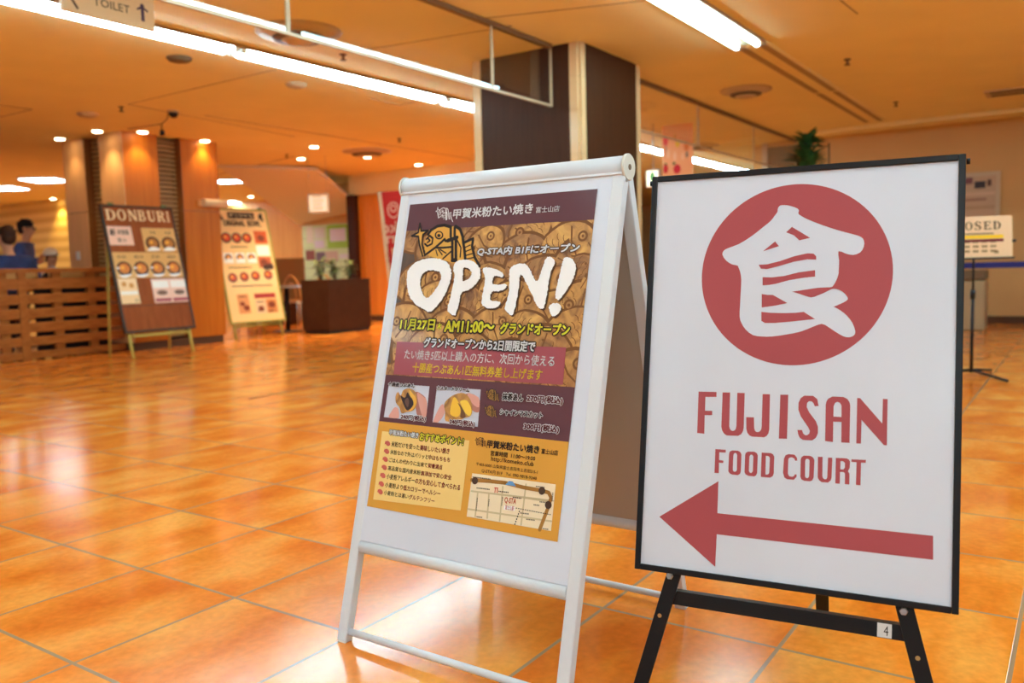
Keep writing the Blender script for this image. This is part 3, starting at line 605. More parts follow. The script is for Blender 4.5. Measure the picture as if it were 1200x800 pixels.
for lps in ([f4([(80, 85), (290, 90), (290, 148), (160, 148), (155, 310), (240, 312), (240, 362), (152, 362), (147, 580), (63, 572)])],
            [f4([(362, 95), (450, 97), (440, 490), (446, 520), (460, 540), (482, 548), (505, 540), (518, 520), (524, 490), (535, 100), (622, 103), (610, 510), (602, 550), (580, 585), (545, 605), (410, 600), (380, 580), (358, 545), (347, 500)])],
            [f4([(640, 385), (730, 388), (733, 515), (742, 545), (758, 558), (778, 562), (802, 550), (816, 530), (821, 500), (832, 115), (918, 117), (910, 530), (900, 575), (880, 605), (850, 622), (710, 615), (675, 598), (650, 565), (640, 520)])],
            [f4([(1040, 122), (1133, 122), (1118, 640), (1023, 637)])],
            [f5([(360, 235), (318, 238), (305, 205), (285, 185), (255, 183), (235, 203), (230, 245), (255, 300), (330, 400), (352, 460), (352, 530), (330, 580), (290, 608), (190, 603), (155, 578), (138, 540), (130, 495), (180, 495), (190, 530), (210, 550), (235, 552), (258, 535), (265, 505), (250, 470), (165, 345), (140, 275), (142, 200), (165, 150), (205, 123), (300, 125), (345, 160)])],
            [f5([(430, 615), (437, 220), (445, 185), (465, 155), (510, 132), (630, 137), (672, 160), (695, 195), (702, 230), (695, 635), (605, 630), (608, 408), (518, 405), (515, 625)]), f5([(520, 350), (522, 235), (540, 200), (565, 190), (590, 200), (608, 230), (608, 355)])],
            [f5([(778, 148), (810, 150), (1050, 425), (1057, 157), (1108, 160), (1100, 662), (1068, 660), (825, 385), (818, 642), (768, 642)])],
            [f6([(93, 72), (240, 82), (238, 122), (148, 118), (146, 228), (205, 234), (203, 270), (144, 264), (140, 412), (80, 408)])],
            [f6([(285, 140), (295, 110), (325, 92), (410, 95), (445, 115), (460, 150), (450, 390), (440, 420), (410, 440), (330, 432), (295, 415), (275, 385)]), f6([(345, 160), (355, 135), (372, 125), (390, 135), (400, 160), (395, 365), (385, 385), (365, 392), (347, 385), (338, 365)])],
            [f6([(512, 155), (522, 125), (550, 108), (640, 110), (675, 128), (690, 160), (680, 410), (668, 440), (640, 458), (560, 450), (520, 430), (503, 400)]), f6([(572, 180), (582, 158), (600, 150), (618, 158), (628, 180), (620, 380), (610, 402), (595, 410), (575, 402), (565, 380)])],
            [f6([(745, 122), (870, 128), (905, 145), (922, 180), (915, 415), (900, 455), (865, 475), (733, 465)]), f6([(803, 168), (835, 170), (855, 185), (860, 205), (852, 400), (845, 420), (825, 432), (797, 430)])],
            [f7([(258, 215), (235, 215), (220, 185), (190, 172), (165, 175), (148, 190), (145, 215), (140, 380), (155, 412), (190, 420), (215, 415), (232, 388), (255, 395), (248, 425), (215, 460), (130, 452), (95, 428), (78, 370), (90, 190), (110, 145), (150, 130), (225, 138), (258, 180)])],
            [f7([(305, 200), (315, 170), (345, 150), (425, 152), (462, 172), (480, 205), (470, 430), (455, 465), (425, 480), (350, 472), (315, 455), (300, 420)]), f7([(362, 215), (372, 195), (388, 190), (408, 197), (418, 215), (412, 415), (402, 433), (388, 440), (370, 433), (360, 415)])],
            [f7([(525, 165), (585, 165), (582, 415), (592, 440), (615, 455), (635, 448), (645, 425), (655, 175), (710, 178), (700, 430), (690, 465), (655, 495), (575, 490), (540, 465), (522, 430)])],
            [f7([(755, 178), (890, 185), (922, 200), (937, 230), (932, 310), (910, 350), (930, 380), (928, 520), (870, 515), (872, 380), (855, 360), (808, 360), (805, 510), (748, 505)]), f7([(815, 220), (850, 222), (872, 245), (870, 305), (850, 328), (812, 325)])],
            [f7([(955, 197), (1140, 205), (1138, 243), (1078, 240), (1070, 530), (1012, 525), (1020, 235), (955, 230)])]):
    mb.flat(K, lps, ZK)
mb.build('sign_lettering', None, SH)
MB().use(red).flat(K, [[K.px(740+x/2.6675, 430+y/2.6675) for x, y in ((85, 468), (270, 357), (267, 457), (943, 528), (943, 603), (265, 523), (260, 625))]], ZK).build('arrow', None, SH)
# easel: two front legs, cross bar, rear prop
LB = Fr(K.p(0, 0, -.022), K.X, K.Y); bz = -LB.O.z/math.cos(lf)
def flat_leg(pa, pb, wd_, name, fr, c0, c1):
    (a0, b0), (a1, b1) = fr.px(*pa), fr.px(*pb); k = (bz - b1)/(b1 - b0); a2, b2 = a1+(a1-a0)*k, bz; a0 -= (a1-a0)*.15; b0 -= (b1-b0)*.15
    h = wd_/2; return MB().slab(fr, [(a0-h, b0), (a0+h, b0), (a2+h, b2), (a2-h, b2)], c0, c1).build(name, bmx, G, .001), (a0, b0, a2, b2)
leg_l, _ = flat_leg((789, 674), (751, 800), .030, 'leg', LB, -.006, 0)
leg_r, _ = flat_leg((1060, 712), (1083, 800), .031, 'leg', LB, -.006, 0)
ca, cb = LB.px(790, 701.5), LB.px(1058, 741.5)
CB = MB().fbox(LB, ca[0]-.012, cb[0]+.012, ca[1]-.013, ca[1]+.015, -.012, -.007).build('cross_bar', bmx, G, .001)
mb = MB(); mb.fbox(LB, ca[0]-.012, cb[0]+.012, ca[1]+.012, ca[1]+.015, -.034, -.012); mb.build('bar_flange', bmx, CB)
st = LB.px(1027.5, 746.5); su = LB.px(1045, 732.5)
STK = MB().fbox(LB, st[0], su[0], st[1], su[1], -.007, -.0064).build('number_sticker', mat('sticker_white', (.75, .75, .75), .5), CB)
mb = MB().use(dark_i); write(mb, LB, '4', st[0]+.011, st[1]+.004, st[0]+.019, su[1]-.004, -.0062, 0); mb.build('sticker_digit', None, STK)
for lg, q, q2 in ((leg_l, (785, 674.5), (773, 721)), (leg_r, (1059, 716), (1075.5, 771))):
    a, b = LB.px(*q); MB().lathe(LB.p(a, b, 0), [(.0075, 0), (.0075, .002), (.006, .0022), (.006, .006)], 6, LB.X, LB.Y, LB.N).build('bolt', M['steel'], lg)
    a, b = LB.px(*q2); MB().lathe(LB.p(a, b, .0), [(.0042, 0), (.0042, .0008)], 14, LB.X, LB.Y, LB.N).build('screw_hole', mat('hole_brass', (.45, .26, .09), .4), lg)
top = K.p(Wf*.58, .45, -.03); ft = at_z(964, 731, 0)
MB().bar(top, ft, .030, .004, -bf).build('rear_prop', bmx, G, .001)
MB().fbox(K, Wf*.2, Wf*.8, .44, .47, -.028, -.020).build('back_brace', bmx, G)

# ================================================================== PILLAR WITH DARK PANELS
T0, T1, N0, N1 = 5.98, 7.10, -4.43, -3.36
pc = W((T0+T1)/2, (N0+N1)/2)
PL = thing('pillar', pc, 'square pillar with dark brown panels and cream corner strips', 'pillar')
MB().tn(T0+.03, T1-.03, N0+.03, N1-.03, 0, HC).build('core', M['groove'], PL)
cs = .10
for t0, t1, n0, n1 in ((T0, T0+.04, N0+cs, N1-cs), (T1-.04, T1, N0+cs, N1-cs), (T0+cs, T1-cs, N0, N0+.04), (T0+cs, T1-cs, N1-.04, N1)):
    p = MB().tn(t0+.006, t1-.006, n0+.0, n1-.0, 0, HC).build('panel', M['walnut'], PL)
for t, st_, in ((T0, 1), (T1, -1)):
    for n, sn in ((N0, 1), (N1, -1)):
        g = .025
        mb = MB(); z = 0.
        while z < HC-.01:
            z2 = min(HC, z+.6); mb.tn(*sorted((t, t+st_*.03)), *sorted((n+sn*g, n+sn*(cs-.004))), z+.001, z2-.001); z = z2
        mb.build('corner_strip', M['cream_tile'], PL)
        mb = MB(); z = 0.
        while z < HC-.01:
            z2 = min(HC, z+.6); mb.tn(*sorted((t+st_*g, t+st_*(cs-.004))), *sorted((n, n+sn*.03)), z+.001, z2-.001); z = z2
        mb.build('corner_strip', M['cream_tile'], PL)

# ================================================================== GLASS SMOKE BARRIERS
def barrier(t0, t1, joints, label):
    b = thing('glass_smoke_barrier', W((t0+t1)/2, -3.6, HC-.5), label, 'glass barrier')
    MB().tn(t0, t1, -3.62, -3.58, HC-.035, HC).build('top_rail', M['trim_brown'], b)
    js = [t0] + joints + [t1]
    for i in range(len(js)-1):
        MB().tn(js[i]+.004, js[i+1]-.004, -3.604, -3.596, HC-.475, HC-.03).build('glass_pane', M['glass'], b)
    for j in js: MB().tn(j-.012, j+.012, -3.606, -3.594, HC-.48, HC-.03).build('joint_strip', mat('joint_beige', (.55, .42, .25), .3), b)
    MB().tn(t0, t1, -3.61, -3.59, HC-.49, HC-.473).build('bottom_strip', mat('strip_beige', (.60, .47, .30), .25), b)
tj = at_n(576, 60, -3.6).dot(UT); tj2 = at_n(337, 20, -3.6).dot(UT)
barrier(-6, T0-.045, [0.5, tj2, tj], 'hanging glass smoke barrier running from the dark pillar across the concourse')
barrier(T1+.01, 12.86, [at_n(818, 150, -3.6).dot(UT), at_n(883, 170, -3.6).dot(UT)], 'hanging glass smoke barrier between the dark pillar and the back wall')

# ================================================================== FLUORESCENT FITTINGS
def fitting(n, t0, t1, label, group, lit=True, off=.085, tube='tube', drop=.032):
    f = thing('fluorescent_fitting', W((t0+t1)/2, n, HC-.06), label, 'ceiling light', group)
    MB().tn(t0, t1, n-off-.055, n+off+.055, HC-.010, HC).build('housing', mat('fitting_tray', (.42, .32, .20), .5) if lit else M['ceiling'], f)
    if lit:
        for s_ in (-1, 1): MB().tn(t0, t1, *sorted((n+s_*(off+.047), n+s_*(off+.055))), HC-.028, HC-.010).build('side_lip', M['seam'], f)
    for s_ in (-1, 1):
        if lit:
            MB().tube([W(t0+.05, n+s_*off, HC-drop), W(t1-.05, n+s_*off, HC-drop)], .019, 12).build('tube', M[tube], f)
            for t in (t0+.03, t1-.03): MB().tn(t-.022, t+.022, n+s_*off-.02, n+s_*off+.02, HC-drop-.018, HC-.01).build('lamp_holder', M['white_plastic'], f)
        else:
            MB().tn(t0+.03, t1-.03, n+s_*off-.03, n+s_*off+.03, HC-.016, HC-.011).build('empty_slot', M['seam'], f)
    return f
for k in range(8):
    t0 = 4.42-2.58*3+k*2.58
    if k < 2: fitting(-5.56, t0, t0+2.57, 'lit twin-tube ceiling light in the long row, out of view beside the camera', 'ceiling lights in the long row', off=.062)
    else: fitting(-5.56, t0, t0+2.57, ('lit twin-tube ceiling light at top left, behind the TOILET sign', 'lit twin-tube ceiling light above the open concourse, mid row', 'short end of lit twin-tube light disappearing behind the dark pillar', 'lit twin-tube ceiling light hidden behind the dark pillar', 'lit twin-tube ceiling light behind the salmon hanging poster', 'far end of the lit tube row, right of the salmon poster')[k-2], 'ceiling lights in the long row', off=.062)
for k in range(6):
    t0 = 6.95-2.61*(k+1); fitting(-2.325, t0, t0+2.60, 'lit twin-tube ceiling light at top centre, right of the pillar' if k == 0 else 'lit twin-tube ceiling light overhead, before the camera' if k == 1 else 'lit twin-tube ceiling light of the near row, behind the camera', 'ceiling lights in the near row', tube='tube_near')
fitting(-2.325, 6.97, 9.4, 'unlit ceiling light trough directly beyond the lit twin tubes', 'unlit ceiling troughs', False)
fitting(-2.325, 9.42, 11.85, 'unlit ceiling light trough nearest the back wall', 'unlit ceiling troughs', False)
for k in range(7):  # unseen row added at the same spacing, brightened to light the right floor
    t0 = 9.8-2.61*(k+1); fitting(1.0, t0, t0+2.60, 'unseen lit twin-tube ceiling light in the row added right of the picture', 'added ceiling lights in the right row', tube='tube_unseen')
# square panel lights far left and past the wooden column
def panel_light(px, py, sx, sy, label):
    p = at_z(px, py, HC); f = thing('panel_light', p, label, 'ceiling light', 'panel lights over the food court')
    X, Y = UT, NT
    MB().box(p - V((0, 0, .01)), sx, sy, .02, V((1, 0, 0)), V((0, 1, 0))).build('light_frame', M['white_plastic'], f)
    MB().box(p - V((0, 0, .022)), sx-.06, sy-.06, .006, V((1, 0, 0)), V((0, 1, 0))).build('diffuser', M['tube_far'], f)
panel_light(53, 210, .66, .66, 'bright panel light on the ceiling left of the wooden column')
panel_light(5, 219.5, .66, .66, 'bright panel light at the left edge of the picture')
panel_light(267, 211.5, .5, .5, 'upper bright panel light just right of the wooden column')
panel_light(262, 236.5, .75, .75, 'lower bright panel light just right of the wooden column')

for k, (px, py) in enumerate(((-150, 224), (-230, 240), (-240, 215), (135, 212), (150, 232), (205, 222), (100, 243))):  # unseen panel lights added to brighten the yellow wall and food court
    panel_light(px, py, .9, .9, 'added unseen panel light brightening the food court, left of the picture' if px < 0 else 'added unseen panel light brightening the food court, behind the wooden column')
# downlights
dl = None
def downlight(px, py, label, power=0., r=.055, group='round downlights'):
    global dl
    p = at_z(px, py, HC)
    if dl is None:
        f = thing('downlight', p, label, 'downlight', group)
        MB().lathe(p - V((0, 0, .010)), [(r+.018, 0), (r+.02, .010)], 20).build('trim_ring', M['white_plastic'], f)
        MB().lathe(p - V((0, 0, .015)), [(r, 0), (r, .006)], 20).build('lamp_disc', M['down'], f); dl = f
    else: f = dup(dl, p, label, group)
    if power:
        l = bpy.data.lights.new('spot', 'SPOT'); l.energy = power; l.color = (1, .72, .38); l.spot_size = math.radians(100); l.spot_blend = .7; l.shadow_soft_size = .05
        o = bpy.data.objects.new('spot_lamp', l); C.objects.link(o); o.parent = f; o.location = (0, 0, -.03)
for px, py, lb, pw_ in ((70, 162, 'downlight over the pale left slab of the wooden column', 15), (114, 153, 'downlight over the second slab of the wooden column', 15), (167, 154, 'downlight over the orange slab of the wooden column', 16), (240, 164.5, 'downlight over the right slab of the wooden column', 16),
                   (295, 194.5, 'downlight first right of the wooden column', 120), (353, 185.5, 'left downlight of the close pair above the sloping soffit', 170), (368, 171.5, 'upper downlight of the close pair above the sloping soffit', 170), (430.5, 183.5, 'downlight just below the large round diffuser', 170),
                   (490.5, 192.5, 'downlight above the left top corner of the poster stand', 170), (533, 195, 'downlight just left of the dark pillar, upper of two', 0), (540, 199, 'downlight just left of the dark pillar, lower of two', 0), (294, 230, 'small downlight beside the sloping soffit', 0),
                   (62, 232.5, 'downlight left of the wooden column under the panel light', 50), (16, 246, 'leftmost of the three downlights before the yellow slatted wall', 45), (38, 247.5, 'middle of the three downlights before the yellow slatted wall', 45), (60, 248.5, 'right of the three downlights before the yellow slatted wall', 45)):
    downlight(px, py, lb, pw_)

# round ceiling diffusers, speakers, sprinklers
def disc(name, px, py, r, prof, label, cat, m, group=None):
    p = at_z(px, py, HC); return tag(MB().use(m).lathe(p, [(r*a, -b) for a, b in prof][::-1], 28).build(name), label, cat, group)
vm = mat('vent_beige', (.60, .42, .24), .5); vd = mat('vent_dark', (.16, .09, .04), .6)
def diffuser(px, py, r, label):
    p = at_z(px, py, HC); f = thing('air_diffuser', p, label, 'air vent', 'round air diffusers')
    MB().lathe(p, [(r*.55, -.05), (r*.8, -.02), (r, -.012), (r, 0)], 30).build('outer_cone', vm, f)
    MB().lathe(p, [(r*.45, -.066), (r*.60, -.058), (r*.62, -.048)], 30).build('middle_ring', vd, f)
    MB().lathe(p, [(r*.32, -.078), (r*.40, -.070), (r*.42, -.060)], 30).build('centre_plate', vm, f)
diffuser(350, 37, .31, 'large round air diffuser above the glass edge at top left centre')
diffuser(430, 177, .36, 'round air diffuser above the sloping soffit, beside downlights')
diffuser(874, 105, .26, 'round air diffuser right of the dark pillar')
diffuser(822, 170, .26, 'round air diffuser seen through the glass right of the salmon poster')
for px, py, r, lb in ((210, 67.5, .10, 'small dark round grille below the left tube lights'), (347, 98, .10, 'round beige speaker dome below the tube lights'), (103, 133, .11, 'faint round ceiling cover above the wooden column')):
    disc('ceiling_speaker', px, py, r, ((1, 0), (1, .01), (.8, .03), (.4, .04)), lb, 'ceiling speaker', vd if px == 210 else vm)
spk = None
for px, py, lb in ((142, 125, 'dark sprinkler head left of the ceiling camera'), (402, 63.5, 'dark sprinkler head below the large round diffuser'), (468, 162, 'dark sprinkler head right of the lower round diffuser'), (336, 181, 'dark sprinkler head left of the paired downlights'), (993, 69.5, 'dark sprinkler head right of the unlit troughs'), (1050, 119.5, 'dark sprinkler head nearest the back wall')):
    p = at_z(px, py, HC)
    if spk is None:
        spk = thing('sprinkler_head', p, lb, 'sprinkler', 'ceiling sprinkler heads')
        MB().lathe(p, [(.010, -.045), (.010, -.01), (.03, -.006), (.03, 0)], 14).build('nozzle', vd, spk); MB().lathe(p, [(.026, -.05), (.026, -.045)], 14).build('deflector', vd, spk)
    else: dup(spk, p, lb)
# dome camera with arm and small spotlight
p = at_z(203, 130, HC); f = thing('ceiling_camera', p, 'dark dome camera on the ceiling above the wooden column', 'camera')
MB().lathe(p, [(.06, -.02), (.065, 0)], 20).build('mount', vm, f); MB().lathe(p, [(.008, -.075), (.03, -.068), (.045, -.045), (.05, -.02)], 18).build('dome', M['black'], f)
q = at_y(187, 152, p.y-.1); f = thing('cable_spotlight', at_z(189, 137, HC), 'small black spotlight on a cable beside the dome camera', 'spotlight')
a = at_z(189, 142, HC); MB().tube([p + V((-.05, 0, -.012)), (p+a)/2 + V((0, 0, -.03)), a + V((0, 0, -.03)), at_z(150, 150, HC) + V((0, 0, -.012))], .006, 8).build('cable', M['trim_brown'], f)
MB().tube([a + V((0, 0, -.03)), a + V((0, 0, -.10))], .006, 8).build('stem', M['black'], f); MB().tube([a + V((0, 0, -.10)), a + V((.005, 0, -.16))], [.022, .030], 14).build('lamp_head', M['black'], f)
# slotted vent at the right edge
p = at_z(1192, 106, HC); f = thing('slot_vent', p, 'two-slot ceiling vent at the right edge above the back wall', 'air vent')
MB().box(p - V((0, 0, .006)), .6, .42, .012, NT, UT).build('vent_plate', vm, f)
for s_ in (-.1, .1): MB().box(p + UT*s_ - V((0, 0, .014)), .5, .07, .006, NT, UT).build('slot', M['groove'], f)

# ================================================================== TOILET SIGN (hung from the ceiling)
nS = -4.6
pa, pb = at_n(73, 11, nS), at_n(182, 37.5, nS); zb = (pa.z+pb.z)/2
ta, tb = pa.dot(UT), pb.dot(UT)
f = thing('hanging_sign', W((ta+tb)/2, nS, zb), 'tan TOILET direction sign hanging from the ceiling', 'sign')
TS = Fr(W(ta, nS, zb), UT, V((0, 0, 1))); wS = tb-ta
MB().fbox(TS, 0, wS, 0, .27, -.025, 0).build('sign_board', mat('sign_tan', (.80, .62, .36), .5), f)
sk = mat('sign_print_brown', (.10, .06, .04), .6)
for a in (.08, wS-.08): MB().tube([TS.p(a, .27, -.012), TS.p(a, HC-zb, -.012)], .006, 8).build('hanger_rod', M['steel'], f)
mb = MB().use(sk); tx = lambda x, y: TS.px(60+x/8.57, y/8.57)
a, b = tx(425, 45), tx(785, 60); write(mb, TS, 'TOILET', a[0], min(tx(440, 45)[1], tx(760, 132)[1]), b[0], tx(760, 62)[1]+.004, .001, .01)
mb.build('sign_lettering', None, f)
mb = MB().use(mat('sign_print_navy', (.06, .04, .09), .6)); h = tx(912, 62); mb.flat(TS, [circ(h[0], h[1], .013, n=16)], .001)
k0 = tx(912, 85); mb.flat(TS, [[(h[0]-.012, k0[1]+.008), (h[0]+.012, k0[1]+.008), (h[0]+.037, k0[1]-.008), (h[0]+.033, k0[1]-.016), (h[0]+.010, k0[1]-.006), (h[0]+.012, tx(925, 215)[1]), (h[0]-.010, tx(925, 215)[1]), (h[0]-.010, k0[1]-.006), (h[0]-.033, k0[1]-.016), (h[0]-.037, k0[1]-.008)]], .001)
mb.build('person_pictogram', None, f)
mb = MB().use(sk); a, b = tx(262, 80), tx(205, -10); d = (b[0]-a[0], b[1]-a[1]); stroke(mb, TS, [a, (a[0]+d[0]*1.6, a[1]+d[1]*1.6)], .014, .001); mb.build('arrow', None, f)

# ================================================================== WOOD-CLAD COLUMN
tc0, nc0 = 5.955, -9.687
cc = W(tc0+.68, nc0-.68); CL = thing('wooden_column', cc, 'square column clad in pale and orange wood slabs with louvred recesses', 'column')
def slab_corner(t0, t1, n0, n1, ma, mb_, name):
    MB().tn(t0+.012, t1, n0, n1, .1, HC).build(name, ma, CL); MB().tn(t0, t0+.012, n0, n1, .1, HC).build('face_board', mb_, CL)
def corner_slab(t0, t1, n0, n1, mt, mn):   # mt: material of the face towards -t, mn: face towards +n
    MB().tn(t0+.012, t1, n0, n1-.012, .1, HC).build('corner_slab', M['wood_dark'], CL)
    for z0, z1 in ((.1, 1.745), (1.755, HC)):
        MB().tn(t0, t0+.012, n0, n1, z0, z1).build('face_board', mt, CL); MB().tn(t0+.012, t1, n1-.012, n1, z0, z1).build('face_board', mn, CL)
corner_slab(tc0, tc0+.48, nc0-.50, nc0, M['wood_pale'], M['wood'])
corner_slab(tc0+.80, tc0+1.36, nc0-.50, nc0, M['wood_dark'], M['wood'])
corner_slab(tc0, tc0+.48, nc0-1.335, nc0-.846, M['wood_pale'], M['wood_dark'])
corner_slab(tc0+.80, tc0+1.36, nc0-1.335, nc0-.846, M['wood_dark'], M['wood'])
MB().tn(tc0+.2, tc0+1.16, nc0-1.135, nc0-.2, 0, HC).build('core', M['wood_dark'], CL)
MB().tn(tc0+.03, tc0+1.33, nc0-1.30, nc0-.03, 0, .1).build('plinth', M['plinth'], CL)
mb = MB()
for i in range(44):
    z = .13+i*.0575; mb.tn(tc0+.48, tc0+.80, nc0-.16, nc0-.11, z, z+.036)
mb.build('louvre', M['louvre'], CL)
mb = MB()
for i in range(44):
    z = .13+i*.0575; mb.tn(tc0+.11, tc0+.16, nc0-.846, nc0-.50, z, z+.036)
mb.build('louvre', M['louvre'], CL)
# switch plate on the pale slab
q = at_t(92, 300, tc0); ql = q.dot(NT)
f = thing('switch_plate', W(tc0, ql, q.z-.05), 'white switch plate on the pale slab of the wooden column', 'switch')
MB().tn(tc0-.008, tc0, ql-.045, ql+.045, q.z-.05, q.z+.06).build('cover_plate', M['white_plastic'], f, .003); MB().tn(tc0-.011, tc0-.008, ql-.018, ql+.018, q.z-.02, q.z+.03).build('rocker', M['white_plastic'], f)
# rounded wall box on the right slab
q = at_n(241, 238, nc0); qt = q.dot(UT)
f = thing('wall_light_box', W(qt, nc0, q.z-.05), 'cream rounded box light on the right slab of the wooden column', 'wall light')
MB().tn(qt-.12, qt+.30, nc0, nc0+.02, q.z-.04, q.z+.04).build('back_plate', M['wood_pale'], f)
MB().tube([W(qt-.08, nc0+.06, q.z), W(qt+.28, nc0+.06, q.z)], .05, 18).build('cover', mat('cream_cover', (.72, .55, .33), .4), f)

# ================================================================== SLATTED FENCE
nf = -9.86; t0f, t1f = 3.2, 5.94
f = thing('slatted_fence', W((t0f+t1f)/2, nf), 'low orange-brown slatted wooden fence in front of the diners', 'fence')
fz = lambda y: at_n(20, y, nf).z
rows = [(.985, 1.035), (.80, .925), (.635, .745), (.475, .585), (.315, .425), (.165, .265), (.02, .10)]
for z0, z1 in rows: MB().tn(t0f, t1f, nf, nf+(.06 if z0 > .95 else .03), z0, z1).build('slat' if .05 < z0 < .95 else 'rail', M['fence'], f, .003)
for px in (27, -60): 
    t = at_n(px, 370, nf).dot(UT); MB().tn(t-.045, t+.045, nf-.0, nf+.036, .0, .985).build('post', M['fence'], f, .002)
for px in (66, 106, 2):
    t = at_n(px, 345, nf-.03).dot(UT); MB().tn(t-.05, t+.05, nf-.05, nf, .0, .985).build('post', M['fence'], f, .002)
# black sheet added behind the fence to stand for the dark in its gaps
f = thing('dark_gap_sheet', W(5.35, nf-.15), 'black sheet added to darken the gaps of the slatted fence', 'panel')
MB().tn(4.95, 5.80, nf-.14, nf-.11, .04, .93).build('panel_board', M['black'], f); MB().tn(4.95, 5.0, nf-.19, nf-.08, 0, .04).build('foot', M['black'], f); MB().tn(5.75, 5.80, nf-.19, nf-.08, 0, .04).build('foot', M['black'], f)

# ================================================================== MENU BOARDS
def menu_board(name, BL, ang, lean, Wd, L, label, cat, face, edge, legm):
    X = V((math.cos(ang), math.sin(ang), 0)); B = V((-X.y, X.x, 0))
    fr = Fr(BL, X, B*math.sin(lean) + V((0, 0, math.cos(lean))))
    g = fr.p(Wd/2, -BL[2]/math.cos(lean), -.2); r = thing(name, (g.x, g.y, 0), label, cat)
    bo = MB().fbox(fr, .02, Wd-.02, .02, L-.02, -.03, -.006).build('board', face, r)
    mb = MB()
    for a0, a1, b0, b1 in ((0, .028, 0, L), (Wd-.028, Wd, 0, L), (.028, Wd-.028, 0, .028), (.028, Wd-.028, L-.028, L)): mb.fbox(fr, a0, a1, b0, b1, -.035, 0)
    mb.build('frame', edge, r, .003)
    z0 = -BL[2]/math.cos(lean)
    for a in (.07, Wd-.07):
        MB().tube([fr.p(a, .05, -.05), fr.p(a, z0, -.05)], .019, 10).build('leg', legm, r)
        tp = fr.p(a, L*.86, -.05); ft_ = fr.p(a, z0, 0) + B*.52; ft_.z = 0.0; MB().tube([tp, ft_], .016, 10).build('rear_leg', legm, r)
    MB().tube([fr.p(.07, -.03, -.05), fr.p(Wd-.07, -.03, -.05)], .017, 10).build('stretcher', legm, r)
    for a in (.1, Wd-.14): MB().fbox(fr, a, a+.06, L-.004, L+.022, -.02, .004).build('clip', M['leaf'] if face is not M['wood_dark'] else M['olive'], r)
    return fr, bo, r
dcol = mat('menu_brown', (.34, .085, .016), .5, spec=.15, vs=3., stretch=(5, 5, .5), col2=(.24, .055, .010))
D, db, _ = menu_board('menu_board', (-4.33, 9.453, .279), .976, .229, .916, 1.501, 'dark wooden DONBURI menu board on gold legs before the column', 'menu board', dcol, mat('dark_edge', (.055, .028, .014), .4), M['gold'])
dq = lambda x, y: D.px(100+x/4, 220+y/4)
cr = ink(238, 200, 150); tanp = ink(206, 160, 96); bowl_d = ink(60, 40, 28); whi = ink(240, 232, 220); pinkp = ink(226, 186, 160)
def serif(ch):
    """slab-serif capitals in a unit box (outline, holes)"""
    st = lambda x0, x1: [(x0-.10, 0), (x0-.10, .07), (x0, .10), (x0, .90), (x0-.10, .93), (x0-.10, 1), (x1+.10, 1), (x1+.10, .93), (x1, .90), (x1, .10), (x1+.10, .07), (x1+.10, 0)]
    if ch == 'L': return [[st(.12, .36)], [[(.3, 0), (.95, 0), (1, .32), (.93, .32), (.80, .12), (.3, .10)]]]
    if ch == 'E': return [[st(.12, .36)], [[(.3, 0), (.95, 0), (1, .28), (.93, .28), (.80, .10), (.3, .10)]], [[(.3, 1), (.92, 1), (.95, .76), (.88, .76), (.78, .90), (.3, .90)]], [[(.3, .47), (.62, .47), (.66, .36), (.72, .36), (.72, .66), (.66, .66), (.62, .56), (.3, .56)]]]
    if ch == 'C': return [[[(.95, .70), (.88, .70), (.78, .88), (.58, .94), (.38, .82), (.28, .5), (.38, .18), (.58, .08), (.80, .16), (.92, .32), (.98, .28), (.84, .06), (.55, -.03), (.22, .08), (.0, .5), (.22, .92), (.55, 1.03), (.82, .95), (.88, 1), (.94, 1)]]]
    if ch == 'S': return [[[(.85, .72), (.78, .72), (.68, .88), (.48, .94), (.30, .86), (.30, .72), (.45, .62), (.72, .52), (.92, .36), (.92, .18), (.75, .02), (.48, -.03), (.25, .04), (.14, 0), (.08, 0), (.06, .30), (.13, .30), (.25, .12), (.48, .06), (.66, .14), (.68, .28), (.52, .38), (.25, .48), (.08, .64), (.10, .84), (.28, 1), (.50, 1.03), (.70, .96), (.80, 1), (.85, 1)]]]
    if ch == 'I': return [[st(.35, .65)]]
    if ch == 'O': return [[circ(.5, .5, .5, .52, 28), circ(.5, .5, .27, .44, 28)]]
    if ch == 'D': return [[st(.12, .36)], [[(.3, 0), (.55, 0), (.82, .12), (1, .38), (1, .62), (.82, .88), (.55, 1), (.3, 1), (.3, .92), (.52, .92), (.68, .80), (.75, .60), (.75, .40), (.68, .20), (.52, .08), (.3, .08)]]]
    if ch == 'N': return [[st(.12, .22)], [[(.0, 1), (.0, .93), (.10, .90), (.74, 0), (.92, 0), (.92, .9), (1, .93), (1, 1), (.70, 1), (.70, .93), (.80, .9), (.80, .30), (.32, 1)]]]
    if ch == 'U': return [[[(.02, 1), (.02, .93), (.12, .90), (.12, .28), (.25, .06), (.5, -.03), (.75, .06), (.86, .26), (.86, .9), (.96, .93), (.96, 1), (.66, 1), (.66, .93), (.76, .90), (.76, .28), (.66, .14), (.54, .10), (.40, .16), (.36, .30), (.36, .9), (.46, .93), (.46, 1)]]]
    if ch == 'B': return [[st(.12, .36)], [[(.3, 1), (.65, 1), (.85, .92), (.92, .76), (.85, .60), (.68, .53), (.90, .45), (1, .28), (.90, .08), (.68, 0), (.3, 0), (.3, .07), (.60, .07), (.74, .16), (.76, .28), (.70, .42), (.55, .48), (.3, .49), (.3, .56), (.52, .57), (.66, .64), (.68, .76), (.64, .88), (.52, .93), (.3, .93)]]]
    if ch == 'R': return [[st(.12, .36)], [[(.3, 1), (.65, 1), (.86, .92), (.93, .75), (.86, .58), (.68, .50), (.95, .08), (1.05, .06), (1.05, 0), (.78, 0), (.46, .47), (.3, .47), (.3, .54), (.52, .55), (.66, .62), (.69, .75), (.64, .88), (.52, .93), (.3, .93)]]]
